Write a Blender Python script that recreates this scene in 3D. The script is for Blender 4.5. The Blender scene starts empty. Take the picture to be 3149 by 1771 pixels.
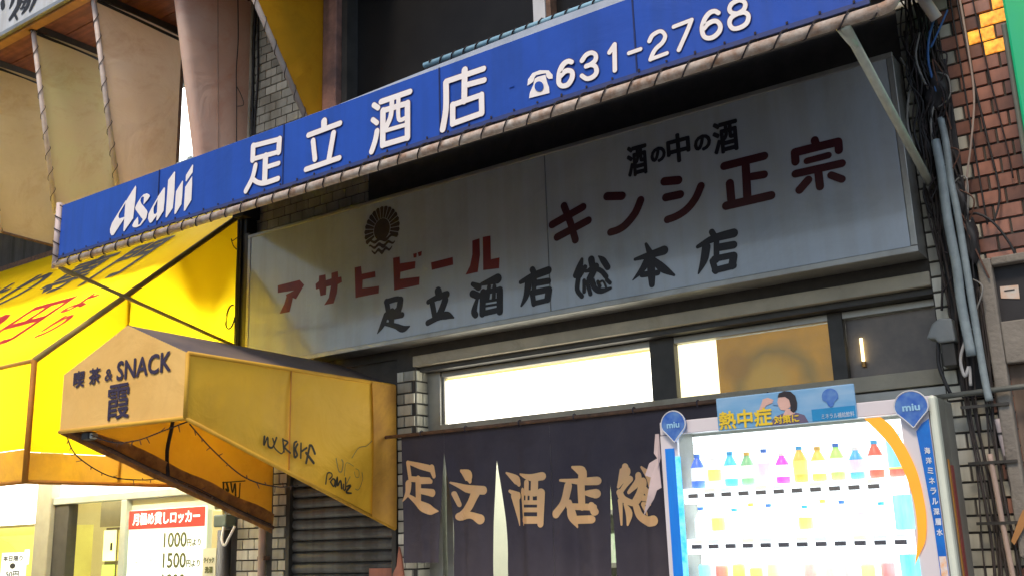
import bpy, bmesh, math, random
from mathutils import Vector, Matrix
random.seed(7)
S = bpy.context.scene
C = S.collection
# ------------------------------------------------------------------ camera
cam = bpy.data.cameras.new('camera')
cam.sensor_fit = 'HORIZONTAL'; cam.sensor_width = 36.0; cam.lens = 35.51
cam.clip_start = 0.05; cam.clip_end = 2000
camo = bpy.data.objects.new('camera', cam); C.objects.link(camo)
camo.matrix_world = Matrix(((0.81664606, 0.16300836, 0.55364022, 0.0),
                            (0.57621826, -0.17612789, -0.7980924, -4.6),
                            (-0.03258425, 0.97077662, -0.23776254, 1.4),
                            (0, 0, 0, 1)))
S.camera = camo
# ------------------------------------------------------------------ world, sun, exposure
SUN_FROM = Vector((0.16, -1.0, 1.40)).normalized()      # towards the light
w = bpy.data.worlds.new('World'); S.world = w; w.use_nodes = True
nt = w.node_tree; nt.nodes.clear()
sky = nt.nodes.new('ShaderNodeTexSky'); sky.sky_type = 'NISHITA'; sky.sun_disc = False
sky.sun_elevation = math.asin(SUN_FROM.z)
sky.sun_rotation = math.atan2(SUN_FROM.x, SUN_FROM.y)
sky.air_density = 1.2; sky.dust_density = 2.0; sky.ozone_density = 1.5
bg = nt.nodes.new('ShaderNodeBackground'); bg.inputs['Strength'].default_value = 0.078
wo = nt.nodes.new('ShaderNodeOutputWorld')
nt.links.new(sky.outputs[0], bg.inputs[0]); nt.links.new(bg.outputs[0], wo.inputs[0])
sl = bpy.data.lights.new('sun', 'SUN'); sl.energy = 1.15; sl.angle = math.radians(12.0); sl.color = (1.0, 0.80, 0.60)
so = bpy.data.objects.new('sun', sl); C.objects.link(so)
so.rotation_euler = (-SUN_FROM).to_track_quat('-Z', 'Y').to_euler(); so.location = (-6, -8, 8)
S.view_settings.view_transform = 'Standard'; S.view_settings.look = 'None'
S.view_settings.exposure = 1.0; S.view_settings.gamma = 1.0
S.render.engine = 'CYCLES'; S.cycles.max_bounces = 5; S.cycles.transparent_max_bounces = 8; S.cycles.adaptive_threshold = 0.02
S.cycles.sample_clamp_indirect = 6.0

# ------------------------------------------------------------------ materials
MATS = {}
def M(name, c, c2=None, scale=6.0, rough=0.6, metal=0.0, bump=0.0, bscale=60.0, spec=0.4,
      es=0.0, ec=None, trans=0.0, streak=0.0, sdark=0.35, rnd=0.0, stretch=None, detail=5.0, wrinkle=0.0, stain=0.0, stainc=(0.45, 0.40, 0.33)):
    """Principled material with a noise colour field, optional vertical grime streaks, relief, translucency."""
    if name in MATS: return MATS[name]
    m = bpy.data.materials.new(name); m.use_nodes = True; MATS[name] = m
    t = m.node_tree; n = t.nodes; l = t.links; n.clear()
    out = n.new('ShaderNodeOutputMaterial'); b = n.new('ShaderNodeBsdfPrincipled')
    tc = n.new('ShaderNodeTexCoord')
    c = tuple(c) + (1.0,); c2 = tuple(c2 if c2 else [v * 0.82 for v in c[:3]]) + (1.0,)
    nz = n.new('ShaderNodeTexNoise'); nz.inputs['Scale'].default_value = scale; nz.inputs['Detail'].default_value = detail
    nz.inputs['Roughness'].default_value = 0.6
    mp = n.new('ShaderNodeMapping'); l.new(tc.outputs['Object'], mp.inputs[0])
    if stretch: mp.inputs['Scale'].default_value = stretch
    l.new(mp.outputs[0], nz.inputs['Vector'])
    rp = n.new('ShaderNodeValToRGB'); rp.color_ramp.elements[0].position = 0.32; rp.color_ramp.elements[1].position = 0.70
    rp.color_ramp.elements[0].color = c; rp.color_ramp.elements[1].color = c2
    l.new(nz.outputs['Fac'], rp.inputs[0])
    col = rp.outputs[0]
    if rnd:
        oi = n.new('ShaderNodeObjectInfo'); mr = n.new('ShaderNodeMapRange')
        mr.inputs['To Min'].default_value = 1 - rnd; mr.inputs['To Max'].default_value = 1 + rnd
        l.new(oi.outputs['Random'], mr.inputs['Value'])
        mx = n.new('ShaderNodeMix'); mx.data_type = 'RGBA'; mx.blend_type = 'MULTIPLY'; mx.inputs[0].default_value = 1.0
        l.new(col, mx.inputs[6]); l.new(mr.outputs[0], mx.inputs[7]); col = mx.outputs[2]
    if streak:
        mp2 = n.new('ShaderNodeMapping'); mp2.inputs['Scale'].default_value = (9, 9, 0.7); l.new(tc.outputs['Object'], mp2.inputs[0])
        n2 = n.new('ShaderNodeTexNoise'); n2.inputs['Scale'].default_value = 1.6; n2.inputs['Detail'].default_value = 6
        l.new(mp2.outputs[0], n2.inputs['Vector'])
        r2 = n.new('ShaderNodeValToRGB'); r2.color_ramp.elements[0].position = 0.42; r2.color_ramp.elements[1].position = 0.62
        k = 1 - streak
        r2.color_ramp.elements[0].color = (1, 1, 1, 1); r2.color_ramp.elements[1].color = (k, k * 0.97, k * 0.92, 1)
        l.new(n2.outputs['Fac'], r2.inputs[0])
        mx = n.new('ShaderNodeMix'); mx.data_type = 'RGBA'; mx.blend_type = 'MULTIPLY'; mx.inputs[0].default_value = 1.0
        l.new(col, mx.inputs[6]); l.new(r2.outputs[0], mx.inputs[7]); col = mx.outputs[2]
    if stain:                                               # irregular blotches of old dirt
        n3 = n.new('ShaderNodeTexNoise'); n3.inputs['Scale'].default_value = 1.9; n3.inputs['Detail'].default_value = 9; n3.inputs['Roughness'].default_value = 0.72
        n3.inputs['Distortion'].default_value = 0.8; l.new(tc.outputs['Object'], n3.inputs['Vector'])
        r3 = n.new('ShaderNodeValToRGB'); r3.color_ramp.elements[0].position = 0.50; r3.color_ramp.elements[1].position = 0.72
        r3.color_ramp.elements[0].color = (1, 1, 1, 1); r3.color_ramp.elements[1].color = tuple(1 - stain * (1 - q) for q in stainc) + (1,)
        l.new(n3.outputs['Fac'], r3.inputs[0])
        mx = n.new('ShaderNodeMix'); mx.data_type = 'RGBA'; mx.blend_type = 'MULTIPLY'; mx.inputs[0].default_value = 1.0
        l.new(col, mx.inputs[6]); l.new(r3.outputs[0], mx.inputs[7]); col = mx.outputs[2]
    l.new(col, b.inputs['Base Color'])
    b.inputs['Roughness'].default_value = rough; b.inputs['Metallic'].default_value = metal
    b.inputs['Specular IOR Level'].default_value = spec
    if bump:
        nb = n.new('ShaderNodeTexNoise'); nb.inputs['Scale'].default_value = bscale; nb.inputs['Detail'].default_value = 4
        l.new(tc.outputs['Object'], nb.inputs['Vector'])
        bp = n.new('ShaderNodeBump'); bp.inputs['Strength'].default_value = bump; bp.inputs['Distance'].default_value = 0.01
        l.new(nb.outputs['Fac'], bp.inputs['Height']); l.new(bp.outputs[0], b.inputs['Normal'])
    if wrinkle:
        nw = n.new('ShaderNodeTexNoise'); nw.inputs['Scale'].default_value = 2.6; nw.inputs['Detail'].default_value = 5; nw.inputs['Distortion'].default_value = 1.4
        l.new(tc.outputs['Object'], nw.inputs['Vector'])
        bw = n.new('ShaderNodeBump'); bw.inputs['Strength'].default_value = wrinkle; bw.inputs['Distance'].default_value = 0.05
        l.new(nw.outputs['Fac'], bw.inputs['Height'])
        if bump: l.new(bp.outputs[0], bw.inputs['Normal'])
        l.new(bw.outputs[0], b.inputs['Normal']); MATS[name + '_bw'] = bw
    if es:
        b.inputs['Emission Strength'].default_value = es
        if ec: b.inputs['Emission Color'].default_value = tuple(ec) + (1.0,)
        else: l.new(col, b.inputs['Emission Color'])
    if es and es < 1.0: m.cycles.emission_sampling = 'NONE'
    if trans:
        tr = n.new('ShaderNodeBsdfTranslucent'); l.new(col, tr.inputs['Color'])
        if wrinkle: l.new(bw.outputs[0], tr.inputs['Normal'])
        mix = n.new('ShaderNodeMixShader'); mix.inputs[0].default_value = trans
        l.new(b.outputs[0], mix.inputs[1]); l.new(tr.outputs[0], mix.inputs[2]); l.new(mix.outputs[0], out.inputs[0])
    else:
        l.new(b.outputs[0], out.inputs[0])
    return m

def glass_mat(name, fac=0.08, tint=(1, 1, 1), rough=0.02):
    if name in MATS: return MATS[name]
    m = bpy.data.materials.new(name); m.use_nodes = True; MATS[name] = m
    t = m.node_tree; n = t.nodes; l = t.links; n.clear()
    out = n.new('ShaderNodeOutputMaterial'); tp = n.new('ShaderNodeBsdfTransparent'); gl = n.new('ShaderNodeBsdfGlossy')
    tp.inputs[0].default_value = tuple(tint) + (1,); gl.inputs['Roughness'].default_value = rough
    mix = n.new('ShaderNodeMixShader'); mix.inputs[0].default_value = fac
    l.new(tp.outputs[0], mix.inputs[1]); l.new(gl.outputs[0], mix.inputs[2]); l.new(mix.outputs[0], out.inputs[0])
    return m

# ------------------------------------------------------------------ geometry helpers
ORG = {}
class MB:
    """collects verts / faces in world coordinates, then links them as ONE mesh object"""
    def __init__(s): s.v = []; s.f = []
    def poly(s, pts):
        k = len(s.v); s.v += [tuple(p) for p in pts]; s.f.append(tuple(range(k, k + len(pts)))); return s
    def box(s, x0, x1, y0, y1, z0, z1):
        k = len(s.v)
        s.v += [(x0, y0, z0), (x1, y0, z0), (x1, y1, z0), (x0, y1, z0), (x0, y0, z1), (x1, y0, z1), (x1, y1, z1), (x0, y1, z1)]
        s.f += [tuple(k + i for i in q) for q in ((0, 3, 2, 1), (4, 5, 6, 7), (0, 1, 5, 4), (1, 2, 6, 5), (2, 3, 7, 6), (3, 0, 4, 7))]
        return s
    def prism(s, pts, off):
        """closed polygon of 3-D points pushed along off"""
        k = len(s.v); n = len(pts); off = Vector(off)
        s.v += [tuple(p) for p in pts] + [tuple(Vector(p) + off) for p in pts]
        s.f.append(tuple(range(k + n - 1, k - 1, -1))); s.f.append(tuple(range(k + n, k + 2 * n)))
        for i in range(n):
            j = (i + 1) % n; s.f.append((k + i, k + j, k + n + j, k + n + i))
        return s
    def tube(s, path, r, n=10, cap=True):
        path = [Vector(p) for p in path]; rs = r if isinstance(r, (list, tuple)) else [r] * len(path)
        k0 = len(s.v); prev = None
        for i, p in enumerate(path):
            a = path[max(i - 1, 0)]; b = path[min(i + 1, len(path) - 1)]; d = (b - a).normalized()
            if prev is None:
                u = d.orthogonal().normalized()
            else:
                u = (prev - d * prev.dot(d)).normalized()
            prev = u; v = d.cross(u)
            for j in range(n):
                t = 2 * math.pi * j / n
                s.v.append(tuple(p + (u * math.cos(t) + v * math.sin(t)) * rs[i]))
        for i in range(len(path) - 1):
            for j in range(n):
                a = k0 + i * n + j; b = k0 + i * n + (j + 1) % n
                s.f.append((a, b, b + n, a + n))
        if cap:
            s.f.append(tuple(range(k0 + n - 1, k0 - 1, -1))); e = k0 + (len(path) - 1) * n
            s.f.append(tuple(range(e, e + n)))
        return s
    def lathe(s, cx, cy, prof, n=14):
        k0 = len(s.v)
        for (r, z) in prof:
            for j in range(n):
                t = 2 * math.pi * j / n; s.v.append((cx + r * math.cos(t), cy + r * math.sin(t), z))
        for i in range(len(prof) - 1):
            for j in range(n):
                a = k0 + i * n + j; b = k0 + i * n + (j + 1) % n; s.f.append((a, b, b + n, a + n))
        s.f.append(tuple(range(k0 + n - 1, k0 - 1, -1))); e = k0 + (len(prof) - 1) * n; s.f.append(tuple(range(e, e + n)))
        return s
    def grid(s, nu, nv, fn):
        k = len(s.v)
        for j in range(nv + 1):
            for i in range(nu + 1): s.v.append(tuple(fn(i / nu, j / nv)))
        for j in range(nv):
            for i in range(nu):
                a = k + j * (nu + 1) + i; s.f.append((a, a + 1, a + nu + 2, a + nu + 1))
        return s
    def build(s, name, mat, parent=None, smooth=False, bevel=0.0):
        o0 = ORG.get(parent.name, Vector()) if parent else Vector()
        me = bpy.data.meshes.new(name); me.from_pydata([tuple(Vector(p) - o0) for p in s.v], [], s.f)
        me.update()
        bm = bmesh.new(); bm.from_mesh(me); bmesh.ops.recalc_face_normals(bm, faces=bm.faces[:]); bm.to_mesh(me); bm.free()
        if smooth:
            for p in me.polygons: p.use_smooth = True
        me.materials.append(mat)
        o = bpy.data.objects.new(name, me); C.objects.link(o)
        if parent: o.parent = parent
        ORG[o.name] = o0
        if bevel:
            b = o.modifiers.new('bevel', 'BEVEL'); b.width = bevel; b.segments = 2; b.limit_method = 'ANGLE'
        return o
def tag(o, label, cat, group=None, kind=None):
    if label: o['label'] = label
    if cat: o['category'] = cat
    if group: o['group'] = group
    if kind: o['kind'] = kind
    return o
def thing(name, label, cat, loc, group=None):
    o = bpy.data.objects.new(name, None); C.objects.link(o); o.location = loc; o.empty_display_size = 0.1
    ORG[o.name] = Vector(loc)
    return tag(o, label, cat, group)
def bx(name, mat, parent, x0, x1, y0, y1, z0, z1, bevel=0.0):
    return MB().box(x0, x1, y0, y1, z0, z1).build(name, mat, parent, bevel=bevel)
def crom(pts, k=5):
    """Catmull-Rom resample of (a, b, w) points"""
    if len(pts) < 3: return [tuple(p) for p in pts]
    out = []
    P = [pts[0]] + list(pts) + [pts[-1]]
    for i in range(1, len(P) - 2):
        p0, p1, p2, p3 = P[i - 1], P[i], P[i + 1], P[i + 2]
        for j in range(k):
            t = j / k; out.append(tuple(0.5 * (2 * b + (c - a) * t + (2 * a - 5 * b + 4 * c - d) * t * t + (3 * b - a - 3 * c + d) * t ** 3) for a, b, c, d in zip(p0, p1, p2, p3)))
    out.append(tuple(pts[-1])); return out
def strokes(mb, data, fn, eps=0.00004, cap=14, smooth=True):
    """painted strokes: data = [[(a, b, width) ...] ...]; fn(a, b, lift) -> 3-D point"""
    q = 0
    for st in data:
        st = crom(st) if smooth else st
        pts = []
        for i, (a, b, wd) in enumerate(st):           # subdivide long spans so paint follows cloth
            if i:
                a0, b0, w0 = st[i - 1]; L = math.hypot(a - a0, b - b0); m = max(1, int(L / 0.03))
                for j in range(1, m): t = j / m; pts.append((a0 + (a - a0) * t, b0 + (b - b0) * t, w0 + (wd - w0) * t))
            pts.append((a, b, wd))
        left = []; right = []
        for i, (a, b, wd) in enumerate(pts):
            p = pts[max(i - 1, 0)]; r = pts[min(i + 1, len(pts) - 1)]
            dx, dy = r[0] - p[0], r[1] - p[1]; L = math.hypot(dx, dy) or 1
            nx, ny = -dy / L * wd / 2, dx / L * wd / 2
            left.append((a + nx, b + ny)); right.append((a - nx, b - ny))
        q += 1; k = len(mb.v)
        for (a, b), (c, d) in zip(left, right): mb.v += [tuple(fn(a, b, eps * q)), tuple(fn(c, d, eps * q))]
        for i in range(len(pts) - 1): mb.f.append((k + 2 * i, k + 2 * i + 1, k + 2 * i + 3, k + 2 * i + 2))
        for (a, b, wd) in (pts[0], pts[-1]):
            q += 1
            mb.poly([fn(a + wd / 2 * math.cos(2 * math.pi * j / cap), b + wd / 2 * math.sin(2 * math.pi * j / cap), eps * q) for j in range(cap)])
    return mb
def chunks(data, counts):
    i = 0
    for c in counts: yield data[i:i + c]; i += c
def polys(mb, data, fn, eps=0.00004):
    for q, p in enumerate(data): mb.poly([fn(a, b, eps * (q + 1)) for a, b in p])
    return mb
def text(body, name, mat, parent, org, u, v, width, height, fat=0.0):
    """lettering as a flat mesh: its box is fitted to width x height along u, v from org (lower left)"""
    cu = bpy.data.curves.new(name, 'FONT'); cu.body = body; cu.size = 1.0; cu.resolution_u = 3
    to = bpy.data.objects.new(name, cu); C.objects.link(to)
    dg = bpy.context.evaluated_depsgraph_get(); dg.update()
    me = bpy.data.meshes.new_from_object(to.evaluated_get(dg))
    bpy.data.objects.remove(to); bpy.data.curves.remove(cu)
    xs = [p.co.x for p in me.vertices]; ys = [p.co.y for p in me.vertices]
    x0, x1, y0, y1 = min(xs), max(xs), min(ys), max(ys)
    u = Vector(u).normalized(); v = Vector(v).normalized(); org = Vector(org)
    o0 = ORG.get(parent.name, Vector())
    for p in me.vertices:
        p.co = org - o0 + u * ((p.co.x - x0) / (x1 - x0) * width) + v * ((p.co.y - y0) / (y1 - y0) * height)
    if fat:                                                 # heavier weight: shifted copies, each a hair in front of the last
        vs = [p.co.copy() for p in me.vertices]; fs = [tuple(p.vertices) for p in me.polygons]; nn = u.cross(v); nv = []; nf = []
        for i, (a, b) in enumerate(((0, 0), (1, 0), (-1, 0), (0, 1), (0, -1), (0.7, 0.7), (-0.7, 0.7), (0.7, -0.7), (-0.7, -0.7))):
            k = len(nv); nv += [tuple(q + u * a * fat + v * b * fat + nn * (0.00012 * i)) for q in vs]; nf += [tuple(k + j for j in t) for t in fs]
        me = bpy.data.meshes.new(name); me.from_pydata(nv, [], nf)
    me.materials.clear(); me.materials.append(mat)
    o = bpy.data.objects.new(name, me); C.objects.link(o); o.parent = parent; ORG[o.name] = o0
    return o
def wander(a, b, n, sag=0.0, amp=0.0):
    a, b = Vector(a), Vector(b); out = []
    for i in range(n + 1):
        t = i / n; p = a.lerp(b, t); p.z -= sag * 4 * t * (1 - t)
        if 0 < i < n: p += Vector((random.uniform(-amp, amp), random.uniform(-amp, amp) * 0.6, random.uniform(-amp, amp)))
        out.append(p)
    return out
def smoothpath(pts, k=5): return [Vector(p) for p in crom([tuple(p) for p in pts], k)]

# ------------------------------------------------------------------ traced lettering, metres on the sign faces (along the wall, height, stroke width)
ASAHI = [[[-4.8291,3.3982],[-4.8217,3.3836],[-4.8235,3.31],[-4.8336,3.2036],[-4.9131,3.1419],[-4.9203,3.1482],[-4.9168,3.3113],[-4.9035,3.331]],[[-5.0506,3.1843],[-5.0358,3.2169],[-4.9792,3.2698],[-4.9134,3.3284],[-4.9058,3.3234],[-4.9707,3.2615],[-4.9756,3.2431],[-4.965,3.2296],[-4.9166,3.23],[-4.9228,3.2159],[-4.9606,3.1852],[-5.0126,3.1411],[-5.0334,3.143],[-5.0467,3.1608]],[[-4.7452,3.2656],[-4.744,3.3083],[-4.7545,3.3154],[-4.7714,3.3112],[-4.7747,3.2928],[-4.7632,3.2743],[-4.7098,3.2247],[-4.7028,3.2106],[-4.7109,3.1808],[-4.7385,3.1615],[-4.7616,3.1458],[-4.8007,3.1428],[-4.8287,3.1501],[-4.8397,3.1619],[-4.8242,3.1825],[-4.7904,3.204],[-4.7831,3.1771],[-4.7835,3.1551],[-4.7696,3.1538],[-4.7424,3.178],[-4.761,3.1946],[-4.8155,3.2507],[-4.8208,3.2646],[-4.8039,3.2865],[-4.7717,3.3145],[-4.7481,3.3267],[-4.7185,3.3248],[-4.6955,3.3133],[-4.6897,3.3025],[-4.7054,3.287]],[[-4.6955,3.1713],[-4.693,3.1991],[-4.6711,3.2258],[-4.6355,3.262],[-4.611,3.2848],[-4.6168,3.2672],[-4.6473,3.23],[-4.6494,3.2085],[-4.6439,3.1886],[-4.6292,3.1854],[-4.6164,3.1921],[-4.6179,3.1752],[-4.6548,3.1472],[-4.6688,3.1423],[-4.6814,3.148]],[[-4.5642,3.326],[-4.5552,3.3192],[-4.5535,3.2501],[-4.5582,3.1889],[-4.6068,3.1449],[-4.6187,3.1443],[-4.6173,3.186],[-4.6171,3.283]],[[-4.4792,3.3986],[-4.4726,3.3907],[-4.471,3.275],[-4.4784,3.1871],[-4.5288,3.144],[-4.5384,3.1476],[-4.5367,3.2152],[-4.5314,3.3607]],[[-4.4054,3.3281],[-4.3994,3.3205],[-4.4011,3.2346],[-4.405,3.1926],[-4.4501,3.1488],[-4.4617,3.1497],[-4.4595,3.2138],[-4.4573,3.2781]],[[-4.3236,3.4013],[-4.3186,3.3939],[-4.3214,3.3545],[-4.3724,3.3141],[-4.3782,3.3186],[-4.3773,3.3524]],[[-4.3236,3.3335],[-4.3207,3.2898],[-4.3214,3.1985],[-4.3701,3.1499],[-4.3814,3.1493],[-4.3818,3.1875],[-4.3795,3.285]]]
SIGN_BLUE = [[[-3.8376,3.3825,0.0268],[-3.6405,3.3683,0.0262]],[[-3.6405,3.3683,0.0352],[-3.6443,3.301,0.0351]],[[-3.6443,3.301,0.0252],[-3.8345,3.3097,0.0258]],[[-3.8361,3.3821,0.0349],[-3.8368,3.3068,0.0348]],[[-3.74,3.3031,0.0379],[-3.7421,3.1724,0.0376]],[[-3.726,3.2406,0.025],[-3.641,3.2399,0.0247]],[[-3.8139,3.2705,0.0314],[-3.835,3.2077,0.0314],[-3.8825,3.1493,0.0309]],[[-3.8299,3.1997,0.0262],[-3.7935,3.1743,0.0254],[-3.7416,3.1589,0.0272],[-3.6429,3.159,0.0281]],[[-3.3267,3.3783,0.0393],[-3.3261,3.3421,0.0392]],[[-3.4339,3.3347,0.0283],[-3.2186,3.3391,0.0277]],[[-3.4004,3.2964,0.0312],[-3.3856,3.1983,0.031]],[[-3.262,3.2991,0.0331],[-3.2917,3.1686,0.033]],[[-3.4474,3.1599,0.0276],[-3.2208,3.1637,0.0269]],[[-3.0011,3.3713,0.027],[-2.9741,3.3492,0.0268]],[[-3.0079,3.2993,0.0254],[-2.9809,3.2758,0.0253]],[[-2.981,3.2348,0.0307],[-2.9922,3.1915,0.031],[-3.0146,3.1441,0.0312]],[[-2.9561,3.3747,0.0286],[-2.7783,3.3734,0.028]],[[-2.9428,3.3261,0.0281],[-2.794,3.3214,0.0276]],[[-2.794,3.3214,0.0323],[-2.7957,3.1542,0.032]],[[-2.9428,3.3261,0.0336],[-2.9455,3.1582,0.0333]],[[-2.9455,3.1575,0.0275],[-2.7957,3.1542,0.027]],[[-2.8872,3.3658,0.028],[-2.8943,3.2894,0.0288],[-2.9209,3.2435,0.0295]],[[-2.8478,3.3616,0.026],[-2.8464,3.2586,0.0228],[-2.8033,3.2538,0.0213]],[[-2.9298,3.2229,0.0202],[-2.8036,3.2189,0.0199]],[[-2.4639,3.3836,0.0338],[-2.4647,3.3531,0.0338]],[[-2.5692,3.3605,0.0272],[-2.3606,3.3586,0.0265]],[[-2.5693,3.357,0.0318],[-2.572,3.2343,0.0323],[-2.5922,3.1414,0.0329]],[[-2.4646,3.3565,0.0319],[-2.4698,3.2392,0.0317]],[[-2.452,3.3102,0.0261],[-2.3585,3.3042,0.0258]],[[-2.5336,3.2388,0.0257],[-2.376,3.2407,0.0252]],[[-2.376,3.2407,0.0288],[-2.3768,3.1562,0.0286]],[[-2.3768,3.1562,0.0261],[-2.5356,3.1515,0.0266]],[[-2.5336,3.2388,0.0301],[-2.5356,3.1515,0.03]],[[-1.9186,3.2511,0.0199],[-1.9353,3.2603,0.022],[-1.9571,3.2552,0.0258],[-1.9756,3.233,0.0257],[-1.9839,3.1997,0.0243],[-1.983,3.1756,0.021],[-1.9664,3.1608,0.0206],[-1.9406,3.1611,0.0247],[-1.9224,3.1812,0.0252],[-1.919,3.2038,0.022],[-1.929,3.2167,0.0199],[-1.9503,3.2212,0.0237],[-1.9747,3.2088,0.0252]],[[-1.8701,3.2438,0.0231],[-1.8501,3.2612,0.0223],[-1.8248,3.263,0.0187],[-1.807,3.2475,0.0185],[-1.8104,3.2252,0.0227],[-1.8319,3.2143,0.0216],[-1.8529,3.213,0.0206]],[[-1.8361,3.2144,0.0185],[-1.812,3.2003,0.0184],[-1.8074,3.1736,0.0224],[-1.8227,3.1589,0.0225],[-1.8519,3.158,0.0191],[-1.8759,3.1789,0.0183]],[[-1.7437,3.2391,0.0207],[-1.7197,3.2643,0.0206]],[[-1.7198,3.2624,0.0202],[-1.7248,3.1561,0.02]],[[-1.6592,3.2083,0.0166],[-1.6078,3.2091,0.0165]],[[-1.5675,3.2305,0.019],[-1.5554,3.2477,0.0192],[-1.5357,3.2553,0.0181],[-1.5168,3.2548,0.0155],[-1.5037,3.24,0.015],[-1.5015,3.2229,0.0179],[-1.5158,3.2044,0.0189],[-1.5405,3.1914,0.0189],[-1.556,3.1754,0.0188],[-1.5683,3.1537,0.0186]],[[-1.5683,3.1537,0.0159],[-1.4983,3.1571,0.0158]],[[-1.4626,3.2554,0.0164],[-1.3873,3.2588,0.0162]],[[-1.3885,3.258,0.0179],[-1.4075,3.2219,0.018],[-1.4485,3.155,0.0181]],[[-1.2792,3.2491,0.0166],[-1.2936,3.262,0.0179],[-1.3136,3.2621,0.0209],[-1.3328,3.247,0.021],[-1.3462,3.2219,0.0199],[-1.3493,3.1979,0.0182],[-1.3434,3.1755,0.0166],[-1.3265,3.1632,0.018],[-1.3044,3.1626,0.0203],[-1.2833,3.1759,0.0205],[-1.2772,3.1964,0.0177],[-1.2864,3.2164,0.0164],[-1.3035,3.2245,0.0192],[-1.3262,3.2197,0.0209],[-1.3406,3.2086,0.0211]],[[-1.2073,3.222,0.0163],[-1.23,3.2343,0.0155],[-1.236,3.2522,0.0177],[-1.2248,3.2686,0.0198],[-1.1983,3.2728,0.0178],[-1.1799,3.2618,0.0153],[-1.1751,3.2444,0.0173],[-1.1852,3.2278,0.0195],[-1.2073,3.222,0.0191]],[[-1.2073,3.222,0.018],[-1.1798,3.2169,0.0165],[-1.1675,3.1994,0.0166],[-1.1751,3.1753,0.0195],[-1.1974,3.1651,0.0191],[-1.2252,3.1677,0.017],[-1.2389,3.1835,0.0161],[-1.2393,3.2038,0.0188],[-1.2272,3.2176,0.0201],[-1.2073,3.222,0.0195]]]
PHONE = [[[-2.1394,3.2141],[-2.135,3.2411],[-2.1114,3.2624],[-2.0754,3.2644],[-2.0317,3.2502],[-2.0132,3.2245],[-2.014,3.208],[-2.0336,3.2123],[-2.0439,3.2258],[-2.0454,3.2415],[-2.0674,3.245],[-2.0941,3.247],[-2.1026,3.2395],[-2.1078,3.2241],[-2.1225,3.2179]],[[-2.0874,3.2381],[-2.0479,3.2358],[-2.0427,3.2054],[-2.0332,3.1746],[-2.0322,3.1497],[-2.1334,3.1558],[-2.1287,3.1786],[-2.1094,3.2092],[-2.102,3.2332]]]
DIAL = [[[-2.0578,3.1859],[-2.0592,3.1795],[-2.0626,3.1744],[-2.0677,3.171],[-2.0739,3.1697],[-2.0807,3.1706],[-2.0875,3.1737],[-2.0935,3.1786],[-2.0981,3.1848],[-2.101,3.1918],[-2.1017,3.1989],[-2.1004,3.2053],[-2.0969,3.2105],[-2.0918,3.2139],[-2.0855,3.2151],[-2.0787,3.2142],[-2.0719,3.2111],[-2.066,3.2061],[-2.0614,3.1999],[-2.0586,3.1929]]]
KINSHI = [[[-2.7874,3.0209,0.0442],[-2.589,3.0773,0.0434]],[[-2.7594,2.9445,0.0435],[-2.5607,2.9972,0.0427]],[[-2.7071,3.1095,0.0426],[-2.6715,3.0076,0.0427],[-2.6461,2.9072,0.0428]],[[-2.4406,3.1037,0.0461],[-2.353,3.0861,0.0456]],[[-2.2472,3.0397,0.0436],[-2.2822,2.9798,0.0436],[-2.3388,2.9302,0.043],[-2.3849,2.911,0.0412],[-2.4326,2.9062,0.0403]],[[-2.1077,3.1081,0.045],[-2.0302,3.096,0.0446]],[[-2.1057,3.0224,0.0427],[-2.0257,3.0205,0.0423]],[[-1.9126,3.0386,0.0406],[-1.9459,2.9827,0.0409],[-1.9949,2.938,0.0406],[-2.0508,2.9143,0.0396],[-2.1061,2.906,0.0391]],[[-1.7836,3.1111,0.0421],[-1.5791,3.1123,0.0412]],[[-1.6745,3.0897,0.0423],[-1.681,2.9276,0.042]],[[-1.6498,3.0256,0.039],[-1.5879,3.0211,0.0387]],[[-1.7622,3.0178,0.0428],[-1.7621,2.9218,0.0426]],[[-1.791,2.9094,0.043],[-1.5637,2.9113,0.0419]],[[-1.3328,3.1285,0.038],[-1.3299,3.1112,0.0379]],[[-1.4278,3.0928,0.042],[-1.2287,3.0932,0.041]],[[-1.431,3.0936,0.0399],[-1.4325,3.0472,0.0398]],[[-1.2274,3.0912,0.0379],[-1.2286,3.0523,0.0378]],[[-1.379,3.0373,0.0316],[-1.2779,3.0402,0.0313]],[[-1.4385,2.9887,0.0382],[-1.222,2.9872,0.0372]],[[-1.332,2.9731,0.0385],[-1.3318,2.9013,0.0383]],[[-1.3822,2.9457,0.039],[-1.4276,2.9069,0.0391]],[[-1.276,2.9434,0.0357],[-1.2301,2.9132,0.0354]]]
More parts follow.
